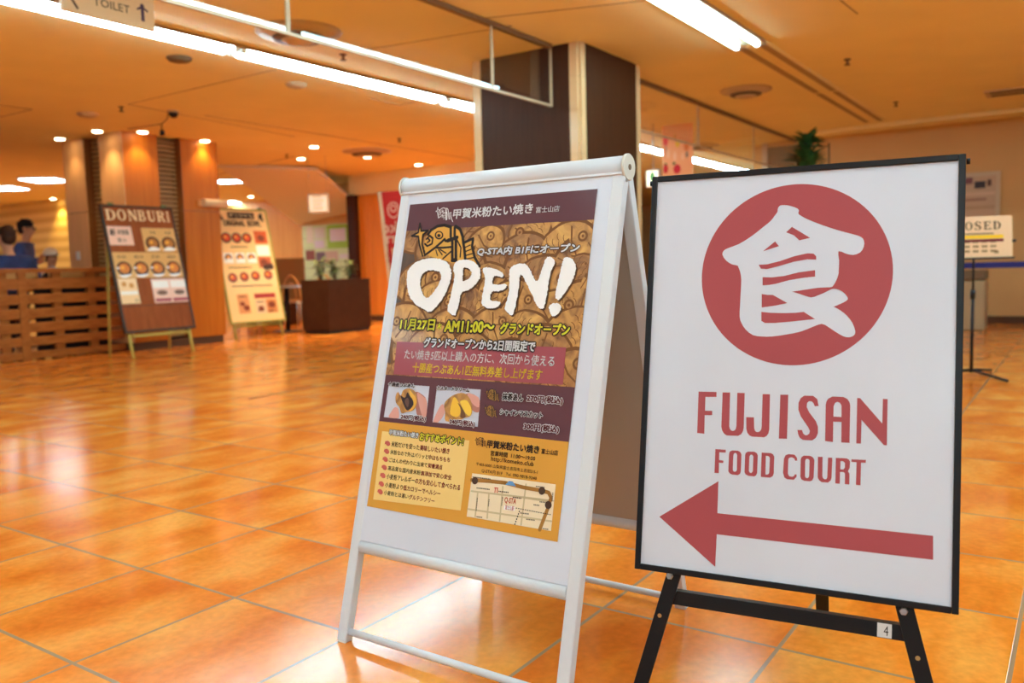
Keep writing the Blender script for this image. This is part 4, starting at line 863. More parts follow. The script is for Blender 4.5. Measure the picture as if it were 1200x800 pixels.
mb = MB().use(cr); xs = ((95, 143), (150, 192), (200, 243), (247, 282), (289, 330), (334, 372), (376, 397))
b_lo, b_hi = dq(110, 150)[1], dq(110, 99)[1]
for ch, (x0, x1) in zip('DONBURI', xs):
    a0 = dq(x0, 130)[0]; a1 = dq(x1, 135)[0]
    for lps in serif(ch): mb.flat(D, [[(a0+(a1-a0)*x, b_lo+(b_hi-b_lo)*y) for x, y in l] for l in lps], -.003)
mb.build('board_lettering', None, db)
def card(fr, parent, q, col, name='menu_card'):
    return MB().flat(fr, [q], -.0045).build(name, col, parent)
def rect(a0, b0, a1, b1): return [(a0, b0), (a1, b0), (a1, b1), (a0, b1)]
def bowl(mb, fr, x, y, r, top, z=-.003):
    mb.use(bowl_d).flat(fr, [circ(x, y, r, r*.92, 20)], z); mb.use(top).flat(fr, [circ(x, y+r*.05, r*.72, r*.64, 18)], z+.001)
    mb.use(ink(230, 170, 60)).flat(fr, [circ(x-r*.2, y+r*.15, r*.25, r*.22, 12)], z+.002)
def bbox(fr, *pts):
    q = [fr.px(*p) for p in pts]; return min(p[0] for p in q), min(p[1] for p in q), max(p[0] for p in q), max(p[1] for p in q)
# rows measured on the board
dr = lambda y: D.px(160, y)[1]
Wd_, Ld = .916, 1.501
def qrect(*q):
    q = [dq(*p) for p in q]; return ((q[0][0]+q[3][0])/2, (q[2][1]+q[3][1])/2, (q[1][0]+q[2][0])/2, (q[0][1]+q[1][1])/2)
c1 = qrect((95, 177), (215, 182), (230, 268), (112, 268)); c2_ = qrect((262, 187), (412, 190), (438, 298), (280, 298)); c3_ = qrect((125, 302), (440, 300), (465, 420), (148, 420))
c4 = qrect((148, 425), (240, 425), (260, 540), (175, 545)); c5 = qrect((310, 425), (470, 425), (495, 530), (325, 540))
def into(r, x, y): return r[0]+(r[2]-r[0])*x, r[1]+(r[3]-r[1])*y
def wr(mb, r, s_, x0, y0, x1, y1, z=-.003, off=0.): (a0, b0), (a1, b1) = into(r, x0, y0), into(r, x1, y1); write(mb, D, s_, a0, b0, a1, b1, z, off)
def rr_(r, x0, y0, x1, y1): return rect(*into(r, x0, y0), *into(r, x1, y1))
card(D, db, rect(*c1), pinkp); mb = MB().use(dark_i); wr(mb, c1, '新', .12, .50, .34, .85, off=.03); wr(mb, c1, '丼登場', .42, .55, .86, .82, off=.02); wr(mb, c1, '夏の', .36, .15, .72, .38); mb.build('card_print', None, db)
card(D, db, rect(*c2_), tanp)
for i in range(2):
    mb = MB(); x, y = into(c2_, .27+i*.48, .34); bowl(mb, D, x, y, (c2_[2]-c2_[0])*.21, ink(170, 110, 50)); mb.use(whi).flat(D, [cat_rom([into(c2_, .06+i*.48, .05), into(c2_, .25+i*.48, .20), into(c2_, .46+i*.48, .08), into(c2_, .25+i*.48, .02)], 3)], .001); mb.use(dark_i); wr(mb, c2_, '牛丼', .24+i*.46, .72, .42+i*.46, .88); mb.build('dish_picture', None, db)
card(D, db, rect(*c3_), tanp)
for i in range(4):
    mb = MB(); x, y = into(c3_, .13+i*.245, .36); bowl(mb, D, x, y, (c3_[2]-c3_[0])*.108, ink(200, 120, 50)); mb.use(dark_i); wr(mb, c3_, ('牛丼', '親子丼', '天丼', '海鮮丼')[i], .06+i*.245, .74, .19+i*.245, .88)
    mb.use(whi).flat(D, [rr_(c3_, .02+i*.245, .36, .06+i*.245, .42)], .001); mb.flat(D, [cat_rom([into(c3_, .03+i*.245, .10), into(c3_, .12+i*.245, .12), into(c3_, .22+i*.245, .14), into(c3_, .12+i*.245, .02)], 3)], .001); mb.build('dish_picture', None, db)
card(D, db, rect(*c4), cr); mb = MB().use(ink(200, 140, 70))
for x, y in ((.3, .78), (.68, .72)): mb.flat(D, [circ(*into(c4, x, y), .03, n=14)], -.003)
mb.use(whi).flat(D, [rr_(c4, .05, .36, .95, .50)], -.003); mb.use(dark_i); wr(mb, c4, '山', .72, .06, .92, .22); mb.build('card_print', None, db)
card(D, db, rect(*c5), ink(222, 190, 170))
for x in (.03, .52):
    mb = MB(); mb.use(whi).flat(D, [rr_(c5, x, .62, x+.44, .92)], -.003); mb.use(ink(160, 80, 90)).flat(D, [rr_(c5, x, .05, x+.44, .18)], -.003); mb.use(ink(120, 96, 84)).flat(D, [circ(*into(c5, x+.22, .42), .07, .03, 16)], -.003); mb.build('card_picture', None, db)
b_ = dq(330, 548)[1]; MB().flat(D, [rect(.03, b_-.004, Wd_-.03, b_+.004)], -.005).build('ledge_line', mat('dark_edge', (.055, .028, .014), .4), db)

B_, bb, _ = menu_board('menu_board', (-3.896, 11.732, .219), .908, .215, .93, 1.675, 'cream ORIGINAL BOWL menu board with olive frame and legs', 'menu board', ink(228, 190, 128), M['olive'], M['olive'])
mb = MB().use(dark_i); write(mb, B_, 'ORIGINAL', .17, 1.415, .52, 1.50, .0, .035); write(mb, B_, 'BOWL', .57, 1.415, .79, 1.50, .0, .035)
mb.flat(B_, [rect(.26, 1.525, .70, 1.62)], -.004); mb.use(ink(236, 204, 150)); write(mb, B_, 'オリジナル', .28, 1.54, .68, 1.605, -.002, .02)
mb.use(dark_i); mb.flat(B_, [circ(.125, 1.57, .03, .05, 14, .5)], -.004); mb.flat(B_, [circ(.16, 1.52, .022, .03, 12)], -.004); mb.flat(B_, [circ(.81, 1.57, .03, .05, 14, -.5)], -.004); mb.flat(B_, [circ(.835, 1.52, .02, .03, 12)], -.004)
mb.build('board_lettering', None, bb)
mb = MB(); reds = ink(206, 84, 52)
for i, x in enumerate((.17, .34, .51)): mb = MB(); bowl(mb, B_, x, 1.24, .082, reds, 0.); mb.build('dish_picture', None, bb)
for i, x in enumerate((.16, .35, .54, .76)): mb = MB(); bowl(mb, B_, x, .66+.01*i, .075, ink(190, 80, 46), 0.); mb.build('dish_picture', None, bb)
for i, x in enumerate((.15, .34, .53)): mb = MB(); mb.use(whi).flat(B_, [rect(x-.075, .87, x+.08, 1.02)], -.004); bowl(mb, B_, x, .95, .06, ink(190, 130, 90), 0.); mb.use(whi).flat(B_, [cat_rom([(x-.07, .90), (x, .94), (x+.08, .91), (x, .87)], 3)], .004); mb.build('dish_picture', None, bb)
for (x0, y0, x1, y1), c in (((.64, 1.16, .86, 1.35), ink(190, 90, 50)), ((.64, .98, .86, 1.13), whi), ((.64, .80, .86, .96), ink(170, 90, 60)), ((.70, .77, .88, .86), ink(70, 60, 58)), ((.17, .14, .36, .42), ink(200, 140, 90)), ((.46, .35, .82, .42), ink(150, 50, 48)), ((.46, .13, .64, .33), ink(210, 180, 140)), ((.64, .13, .82, .33), ink(190, 120, 70))):
    MB().flat(B_, [rect(x0, y0, x1, y1)], -.004).build('menu_picture', c, bb)
for x, y, r in ((.75, 1.24, .06), (.73, .88, .06), (.24, .28, .04), (.30, .22, .05), (.73, .25, .06), (.54, .20, .05)): MB().flat(B_, [circ(x, y, r, r*.8, 16)], -.002).build('bowl_picture', ink(120, 60, 40), bb)
for x0, y0, x1 in ((.48, .29, .60), (.48, .16, .58), (.66, .15, .74), (.20, .38, .32), (.22, 1.10, .5), (.12, .80, .5), (.12, .53, .8)): MB().flat(B_, [rect(x0, y0, x1, y0+.014)], -.002).build('print_line', dark_i, bb)

# ================================================================== PLANTER WITH SHRUBS
def leaf(mb, base, d, L, wd_, droop=.3):
    d = V(d).normalized(); side = d.cross(V((0, 0, 1))); side = side.normalized() if side.length > 1e-3 else V((1, 0, 0)); up = side.cross(d)
    pts = [(0, .15), (.3, .9), (.6, 1.), (.85, .55), (1., .02)]; o = []
    for t, k in pts:
        c = base + d*L*t - V((0, 0, 1))*droop*L*t*t; o.append(c - side*wd_*k/2 + up*wd_*.12*k); o.append(c); o.append(c + side*wd_*k/2 + up*wd_*.12*k)
    mb.add(o, [f_ for i in range(4) for f_ in ((3*i, 3*i+1, 3*i+4, 3*i+3), (3*i+1, 3*i+2, 3*i+5, 3*i+4))], True)
g0, g1, g2 = at_z(371, 389.5, 0), at_z(387, 391.5, 0), at_z(435.5, 386, 0)
e1 = (g2-g1); bx = e1.normalized(); by = V((-bx.y, bx.x, 0)); dep = .55; zp = .80
f = thing('planter', (g1+g2)/2, 'dark brown box planter of leafy shrubs at the food court edge', 'planter')
def pbox(a0, a1, b0, b1, z0, z1): return MB().box8([g1 + bx*a + by*b + V((0, 0, z)) for z in (z0, z1) for a, b in ((a0, b0), (a1, b0), (a1, b1), (a0, b1))])
lw_ = e1.length
mb = MB()
for a0, a1, b0, b1 in ((0, lw_, 0, .03), (0, lw_, dep-.03, dep), (0, .03, .03, dep-.03), (lw_-.03, lw_, .03, dep-.03)):
    mb.box8([g1 + bx*a + by*b + V((0, 0, z)) for z in (.05, zp) for a, b in ((a0, b0), (a1, b0), (a1, b1), (a0, b1))])
mb.build('planter_box', M['planter'], f, .004); pbox(.02, lw_-.02, .02, dep-.02, 0, .05).build('plinth', M['black'], f); pbox(.03, lw_-.03, .03, dep-.03, .05, zp-.05).build('soil', M['soil'], f)
rg = random.Random(5)
for i, (fa, lb) in enumerate(((.16, 'left shrub in the dark brown planter'), (.5, 'middle shrub in the dark brown planter'), (.82, 'right shrub in the dark brown planter'))):
    b0 = g1 + bx*lw_*fa + by*dep*.5 + V((0, 0, zp-.05)); s = thing('shrub', b0, lb, 'plant', 'shrubs in the planter')
    mb = MB(); ml = MB()
    for k in range(5):
        tip = b0 + V((rg.uniform(-.09, .09), rg.uniform(-.09, .09), rg.uniform(.24, .40))); mb.tube([b0, (b0+tip)/2 + V((rg.uniform(-.03, .03), 0, 0)), tip], [.012, .009, .004], 6)
        for j in range(14):
            q = b0.lerp(tip, rg.uniform(.35, 1.)); an = rg.uniform(0, 2*PI); leaf(ml, q, (math.cos(an), math.sin(an), rg.uniform(-.1, .9)), rg.uniform(.09, .14), rg.uniform(.035, .055))
    mb.build('stem', M['stem'], s); ml.build('foliage', M['leaf'], s)

# ================================================================== TABLES AND CHAIRS NEAR THE PLANTER
def table(x, y, label, m=M['glass_tops']):
    t = thing('cafe_table', (x, y, 0), label, 'table', 'cafe tables by the planter')
    MB().box((x, y, .705), .62, .62, .03).build('table_top', m, t, .006); MB().tube([(x, y, .02), (x, y, .69)], .035, 12).build('pedestal', M['black'], t)
    MB().lathe((x, y, 0), [(.24, 0), (.24, .012), (.05, .03)], 20).build('base', M['black'], t)
    mb = MB()
    for sx, sy, a, b in ((0, -1, .63, .012), (0, 1, .63, .012), (-1, 0, .012, .63), (1, 0, .012, .63)): mb.box((x+sx*.312, y+sy*.312, .705), a, b, .034)
    mb.build('metal_edge', M['steel'], t); return t
def chair(x, y, rz, label, group='bentwood chairs by the planter'):
    t = thing('bentwood_chair', (0, 0, 0), label, 'chair', group); wm_ = mat('bent_wood', (.50, .22, .06), .35)
    MB().lathe((0, 0, .435), [(.17, 0), (.20, .006), (.20, .028), (.18, .034)], 22).build('seat', wm_, t)
    MB().lathe((0, 0, .425), [(.204, 0), (.204, .022)], 22).build('seat_band', M['steel'], t)
    for sx, sy in ((-1, -1), (1, -1), (1, 1), (-1, 1)): MB().tube([V((sx*.135, sy*.135, .43)), V((sx*.18, sy*.18, 0))], [.013, .010], 8).build('leg', M['steel'], t)
    arc = [V((.19*math.cos(a), .17+.0*a, .45+.42*math.sin(a))) for a in (PI*i/12 for i in range(13))]
    MB().tube(arc, .014, 8).build('backrest', wm_, t); MB().tube([V((.10*math.cos(a), .17, .45+.30*math.sin(a))) for a in (PI*i/10 for i in range(11))], .010, 8).build('inner_hoop', wm_, t)
    t.location = (x, y, 0); t.rotation_euler = (0, 0, rz); return t
q = at_z(338, 388.5, 0); table(q.x, q.y, 'small dark cafe table with metal edge between menu board and planter')
ch = chair(q.x+.62, q.y+.35, .9, 'bentwood chair tucked beside the dark planter'); q2 = at_z(318, 383, 0)
dup(ch, (q.x-.02, q.y+.80, 0), 'bentwood chair with round back behind the cafe table', None, 2.7)
dup(ch, (q.x-.65, q.y+.1, 0), 'bentwood chair mostly hidden behind the ORIGINAL BOWL board', None, -1.4)
bx0 = at_y(326, 304, 16.0); f = thing('bench_partition', (bx0.x, bx0.y, 0), 'tall brown upholstered bench behind the cafe table', 'bench')
p0, p1 = at_y(300, 304, 15.6), at_y(353, 304, 15.2)
MB().box(V(((p0.x+p1.x)/2, 15.4, .60)), p1.x-p0.x, .10, 1.16).build('bench_back', mat('bench_brown', (.30, .15, .045), .5), f, .01); MB().box(V(((p0.x+p1.x)/2, 15.1, .22)), p1.x-p0.x, .5, .42).build('bench_seat', M['walnut'], f, .01)
# notice board with papers
nb = lambda px, py: (at_t(px, py, 12.17).dot(NT), at_t(px, py, 12.17).z)
NF = Fr(W(12.17, -13.5, 0), NT, V((0, 0, 1)))
nbx0, nbx1 = .02, 2.15; ztop = NF.px(380, 263)[1]
f = thing('notice_board', W(12.17, -12.4, .9), 'pale green notice board with pinned papers behind the planter', 'notice board')
MB().fbox(NF, nbx0, nbx1, .45, ztop, -.03, 0).build('board', mat('pale_green', (.68, .80, .42), .6, var=.04, vs=3), f)
gq = NF.px(383, 264), NF.px(411, 290); MB().fbox(NF, gq[0][0], min(nbx1, gq[1][0]), gq[1][1], gq[0][1], 0, .004).build('lime_panel', mat('lime_green', (.36, .62, .06), .5), f)
for x0, y0, x1, y1, c in ((387, 267, 405, 283, (214, 206, 214)), (360, 265, 367, 285, (214, 204, 180)), (369, 266, 380, 280, (208, 204, 190)), (369, 281, 380, 291, (210, 200, 205)), (359, 293, 369, 305, (140, 84, 74)), (371, 295, 381, 307, (118, 96, 110)), (382, 294, 396, 306, (196, 170, 150)), (398, 297, 408, 303, (210, 206, 200))):
    p0_, p1_ = NF.px(x0, y1), NF.px(x1, y0); pp = MB().fbox(NF, p0_[0], p1_[0], p0_[1], p1_[1], .004, .008).build('pinned_paper', ink(*c), f)
mb = MB()
for i in range(7): z = .6+i*.2; mb.fbox(NF, nbx0, nbx1, z, z+.012, 0, .003)
mb.build('batten', mat('pale_green_dark', (.40, .50, .27), .6), f)
# hanging framed notice
p = at_y(373.5, 250, 13.0); HF = Fr(at_y(361, 250, 13.0), V((1, 0, 0)), V((0, 0, 1))); wN = at_y(386, 250, 13.0).x - HF.O.x; hN = at_y(373, 227, 13.0).z - HF.O.z
f = thing('hanging_notice', HF.p(wN/2, 0), 'small white framed notice hanging before the sloping soffit', 'sign')
MB().fbox(HF, 0, wN, 0, hN, -.02, 0).build('notice_frame', mat('cream_frame', (.85, .72, .50), .4), f); MB().fbox(HF, .03, wN-.03, .03, hN-.03, 0, .003).build('notice_paper', emit('notice_paper_glow', (1, .84, .58), .55), f)  # weak glow put into the paper to match its bright look
mb = MB()
for i in range(4): mb.fbox(HF, .08, wN-.08-.03*(i % 2), .07+i*.055, .085+i*.055, .003, .005)
mb.build('notice_print', mat('notice_ink', (.5, .36, .2), .6), f)
for a in (.03, wN-.03): MB().tube([HF.p(a, hN, -.01), V((HF.p(a, 0).x, 13.01, HC))], .004, 6).build('cord', M['steel'], f)
# red banner
BN = Fr(at_y(471, 420, 11.6), V((1, -.1, 0)), V((0, .0, 1)))
f = thing('red_banner', BN.p(.2, 0), 'tall red banner standing slanted left of the poster stand', 'banner')
rl = [BN.px(*q) for q in ((445.5, 224.5), (500, 221), (520, 420), (470, 430))]
bo_ = MB().slab(BN, rl, -.006, 0).build('banner_cloth', mat('banner_red', (.55, .02, .015), .6), f)
MB().slab(BN, [BN.px(*q) for q in ((442.5, 225), (446.5, 224.5), (471, 430), (467, 430))], -.008, .004).build('banner_pole', mat('pale_pole', (.75, .55, .32), .4), f)
MB().slab(BN, [BN.px(*q) for q in ((459, 291), (480, 288), (510, 425), (472, 430))], 0, .002).build('banner_panel', mat('banner_cream', (.85, .55, .30), .6), f)
mb = MB().use(mat('banner_pale', (.85, .55, .38), .6))
a, b = BN.px(449, 273), BN.px(475, 259); write(mb, BN, 'ukc', a[0], a[1], b[0], b[1], .002, .03, 0, True)
a, b = BN.px(452.5, 285), BN.px(478, 276); mb.build('banner_lettering', None, bo_); mb = MB().use(mat('banner_pale', (.85, .55, .38), .6)); write(mb, BN, 'un', a[0], a[1], b[0], b[1], .002, .03, 0, True)
mb.build('banner_lettering', None, bo_); mb = MB().use(mat('banner_pale', (.85, .55, .38), .6)); cx_, cy_ = BN.px(461, 246); mb.flat(BN, [circ(cx_, cy_, .085, .11, 20), circ(cx_, cy_, .07, .095, 20)], .002); mb.flat(BN, [circ(cx_, cy_+.02, .045, .05, 14), circ(cx_, cy_+.02, .03, .035, 14)], .002); mb.build('banner_emblem', None, bo_)
mb = MB().use(mat('banner_red', (.55, .02, .015), .6)); a, b = BN.px(454.5, 307), BN.px(458, 294); write(mb, BN, '!', a[0], a[1], b[0], b[1], .004, .04)
mb.build('banner_mark', None, bo_)
zf = BN.O.z; MB().tube([BN.px(468, 430) and BN.p(*BN.px(468, 430)), V((BN.p(*BN.px(478, 440)).x, 11.6, 0))], .012, 8).build('banner_stand', M['black'], f)

# ================================================================== BEYOND THE PILLAR, RIGHT
hp = at_t(775.5, 147, 10.3); XF = Fr(hp, NT, V((0, 0, 1)))
f = thing('hanging_poster', XF.p(.2, -.6), 'salmon hanging poster with coloured lanterns right of the dark pillar', 'poster')
q = [XF.px(*p) for p in ((775.5, 146), (812, 154.5), (811, 225), (775, 225))]
sh_ = MB().slab(XF, [(q[0][0], q[0][1]), (q[1][0], q[0][1]), (q[1][0], q[2][1]), (q[0][0], q[2][1])], -.004, 0).build('poster_sheet', mat('salmon_paper', (.92, .36, .14), .6), f)
mb = MB()
for x, y, rx, ry, c in ((780, 165, .035, .065, (214, 70, 60)), (794, 168, .03, .05, (214, 160, 40)), (791, 160, .02, .05, (210, 140, 60)), (804.5, 171, .035, .065, (206, 104, 40)), (780, 198, .035, .06, (190, 30, 30)), (793.5, 198, .05, .06, (196, 22, 30)), (805, 181, .014, .04, (110, 84, 74)), (780.5, 174, .012, .04, (190, 120, 90)), (791, 183, .02, .06, (232, 170, 130)), (800, 183, .015, .05, (232, 170, 130)), (783, 180, .02, .06, (232, 170, 130)), (790, 191.5, .02, .02, (90, 90, 40)), (780, 192.5, .02, .015, (90, 90, 40))):
    mb.use(ink(*c)); a, b = XF.px(x, y); mb.flat(XF, [circ(a, b, rx, ry, 18)], .002)
mb.build('lantern_print', None, sh_)
for a in (q[0][0]+.05, q[1][0]-.05): MB().tube([XF.p(a, q[0][1], -.002), V((*XF.p(a, 0).xy, HC))], .003, 6).build('cord', M['steel'], f)
gp = at_t(765, 208, 10.0); GF = Fr(gp, NT, V((0, 0, 1)))
f = thing('lit_sign', gp, 'small lit white and green sign just right of the dark pillar', 'sign')
a, b = GF.px(757, 220), GF.px(772.5, 198); MB().fbox(GF, a[0], b[0], a[1], b[1], -.06, 0).build('sign_case', M['white_plastic'], f, .01); MB().fbox(GF, a[0]+.02, b[0]-.02, a[1]+.02, b[1]-.02, 0, .004).build('lit_face', emit('lit_sign_white', (1, .95, .72), 1.1), f)
mb = MB().use(ink(120, 190, 120)); mb.flat(GF, [circ((a[0]+b[0])/2, (a[1]+b[1])/2+.02, .035, .06, 14)], .006); mb.build('green_mark', None, f)
MB().tube([GF.p((a[0]+b[0])/2, b[1], -.03), V((*GF.p((a[0]+b[0])/2, 0, -.03).xy, HC))], .008, 8).build('hanger_rod', M['steel'], f)
# tall potted plant
pp = at_y(946, 190, 9.0); pb_ = V((pp.x, pp.y, 0)); rg = random.Random(9)
f = thing('potted_plant', pb_, 'tall green leafy plant showing above the FUJISAN sign', 'plant')
MB().lathe(pb_, [(.16, 0), (.20, .34), (.215, .36), (.19, .36), (.18, .31)], 24).build('pot', M['white_plastic'], f); MB().lathe(pb_ + V((0, 0, .30)), [(.175, 0), (.175, .015)], 20).build('soil', M['soil'], f)
MB().tube([pb_ + V((0, 0, .3)), pb_ + V((.02, 0, 1.2)), pb_ + V((0, 0, 2.15))], [.035, .03, .02], 10).build('trunk', M['stem'], f)
MB().tube([pb_ + V((.235, .02, .31)), pb_ + V((.235, .02, 2.12))], .010, 8).build('stake', M['stem'], f)
ml = MB()
for zc, n, L in ((1.93, 70, .25), (2.10, 80, .19), (1.80, 50, .27)):
    for i in range(n):
        an = rg.uniform(0, 2*PI); leaf(ml, pb_ + V((0, 0, zc+rg.uniform(-.05, .05))), (math.cos(an), math.sin(an), rg.uniform(.25, 1.6)), L*rg.uniform(.85, 1.25), .06, .25)
ml.build('foliage', M['leaf_dark'], f)
# framed notice on the back wall
WF = Fr(W(12.87, 0, 0), NT, V((0, 0, 1)))
a, b = WF.px(1098, 268), WF.px(1173, 200); f = thing('framed_notice', WF.p((a[0]+b[0])/2, a[1]), 'framed poster on the back wall behind the CLOSED sign', 'picture frame')
mb = MB()
for x0, x1, y0, y1 in ((a[0], a[0]+.05, a[1], b[1]), (b[0]-.05, b[0], a[1], b[1]), (a[0]+.05, b[0]-.05, a[1], a[1]+.05), (a[0]+.05, b[0]-.05, b[1]-.05, b[1])): mb.fbox(WF, x0, x1, y0, y1, 0, .03)
mb.build('frame', mat('frame_pale', (.66, .52, .34), .3), f, .004)
im = MB().fbox(WF, a[0]+.05, b[0]-.05, a[1]+.05, b[1]-.05, 0, .012).build('picture', ink(190, 160, 130), f)
mb = MB()
for x0, y0, x1, y1, c in ((1130, 208, 1140, 216, (120, 70, 70)), (1142, 212, 1155, 221, (52, 40, 40)), (1157, 210, 1162, 218, (90, 66, 56)), (1128, 232, 1156, 236, (150, 112, 96)), (1128, 224, 1166, 230, (206, 176, 146)), (1128, 240, 1166, 246, (176, 146, 116))):
    p0_, p1_ = WF.px(x0, y1), WF.px(x1, y0); mb.use(ink(*c)).flat(WF, [rect(p0_[0], p0_[1], p1_[0], p1_[1])], .014)
mb.build('picture_print', None, im)
# CLOSED sign on a stand
sp = at_z(1138, 441, 0); f = thing('closed_sign_stand', (sp.x, sp.y, 0), 'CLOSED notice on a thin black floor stand by the back wall', 'sign')
X_ = V((.97, -.24, 0)).normalized(); B2 = V((-X_.y, X_.x, 0)); l2 = .12
CFr = Fr(V((sp.x, sp.y, 0)), X_, B2*math.sin(l2) + V((0, 0, math.cos(l2))))
CFr.O = at_y(1138, 300, sp.y) + V((0, -.03, 0))
a0, b0 = CFr.px(1101, 303); a1, b1 = CFr.px(1186, 252)
sb = MB().fbox(CFr, a0, a1, b0, b1, -.015, 0).build('sign_board', mat('closed_paper', (.88, .60, .36), .5), f)
mb = MB().use(ink(70, 50, 34)); cw = (a1-a0)
for q_, ch_ in enumerate('CLOSED'):
    x0_ = a0+(.10+q_*.128)*cw
    for lps in serif(ch_): mb.flat(CFr, [[(x0_+.105*cw*x, b1-.10+.06*y) for x, y in l] for l in lps], .001)
mb.use(ink(120, 96, 70)); mb.flat(CFr, [rect(a0+.15*cw, b1-.135, a0+.75*cw, b1-.125)], .001)
mb.use(ink(240, 190, 30)).flat(CFr, [rect(a0+.06*cw, b1-.165, a0+.88*cw, b1-.14)], .001); mb.use(ink(110, 20, 40)).flat(CFr, [rect(a0+.06*cw, b1-.19, a0+.88*cw, b1-.17)], .001)
mb.use(ink(130, 100, 66))
for k in range(3):
    for j in range(6): mb.flat(CFr, [rect(a0+(.1+j*.12)*cw, b0+.04+k*.035, a0+(.1+j*.12+.08)*cw, b0+.055+k*.035)], .001)
mb.flat(CFr, [rect(a0+.75*cw, b0+.03, a0+.81*cw, b0+.05)], .001)
mb.build('sign_lettering', None, sb)
MB().fbox(CFr, a0-.01, a1+.01, b0-.012, b0, -.02, .012).build('ledge', M['black_metal'], f); MB().tube([V((sp.x, sp.y, .03)), V((sp.x, sp.y, .62))], .012, 10).build('lower_pole', M['black_metal'], f)
MB().tube([V((sp.x, sp.y, .60)), V((sp.x, sp.y, b0+CFr.O.z+.2))], .008, 10).build('upper_pole', M['black_metal'], f); MB().tube([V((sp.x, sp.y, .585)), V((sp.x, sp.y, .65))], .018, 10).build('height_clamp', M['black_metal'], f)
MB().tube([CFr.p(a1, b0+.12, -.01), CFr.p(a1+.025, b0+.12, -.01)], .010, 8).build('side_knob', M['black_metal'], f)
ef = at_z(1184, 449, 0) - V((sp.x, sp.y, 0))
for k in range(3):
    d = Matrix.Rotation(k*2*PI/3, 3, 'Z') @ ef; MB().tube([V((sp.x, sp.y, .05)), V((sp.x, sp.y, 0)) + d*.93 + V((0, 0, .014))], .011, 8).build('leg', M['black_metal'], f)
# blue belt barrier
p0, p1 = at_y(1092, 312, 8.0), at_y(1230, 309, 7.6)
def post(p, label):
    t = thing('belt_post', (p.x, p.y, 0), label, 'barrier post', 'belt barrier posts'); MB().tube([(p.x, p.y, .02), (p.x, p.y, .94)], .032, 14).build('post_tube', M['black_metal'], t); MB().lathe((p.x, p.y, 0), [(.17, 0), (.17, .015), (.05, .03)], 24).build('base', M['black_metal'], t); MB().tube([(p.x, p.y, .94), (p.x, p.y, 1.0)], .038, 14).build('belt_head', M['black_metal'], t); return t
post(p0, 'black belt post hidden behind the right edge of the FUJISAN sign'); post(p1, 'black belt post just past the right picture edge')
zz = (p0.z+p1.z)/2
d_ = (p1-p0).normalized(); tag(MB().bar(V((p0.x, p0.y, zz)) + d_*.04, V((p1.x, p1.y, zz)) - d_*.04, .004, .055).build('barrier_belt', mat('belt_navy', (.02, .02, .16), .6)), 'navy blue barrier belt stretched below the CLOSED sign', 'barrier belt')
# tan bin behind the stand
bp_ = at_z(1139, 386, 0); f = thing('waste_bin', (bp_.x, bp_.y, 0), 'tan waste bin against the back wall behind the sign stand', 'bin')
MB().box((bp_.x, bp_.y, .30), .30, .34, .60, NT, UT).build('bin_body', mat('bin_tan', (.50, .36, .20), .5), f, .02); MB().box((bp_.x, bp_.y, .67), .31, .35, .12, NT, UT).build('bin_lid', mat('bin_lid', (.20, .13, .07), .5), f, .02)

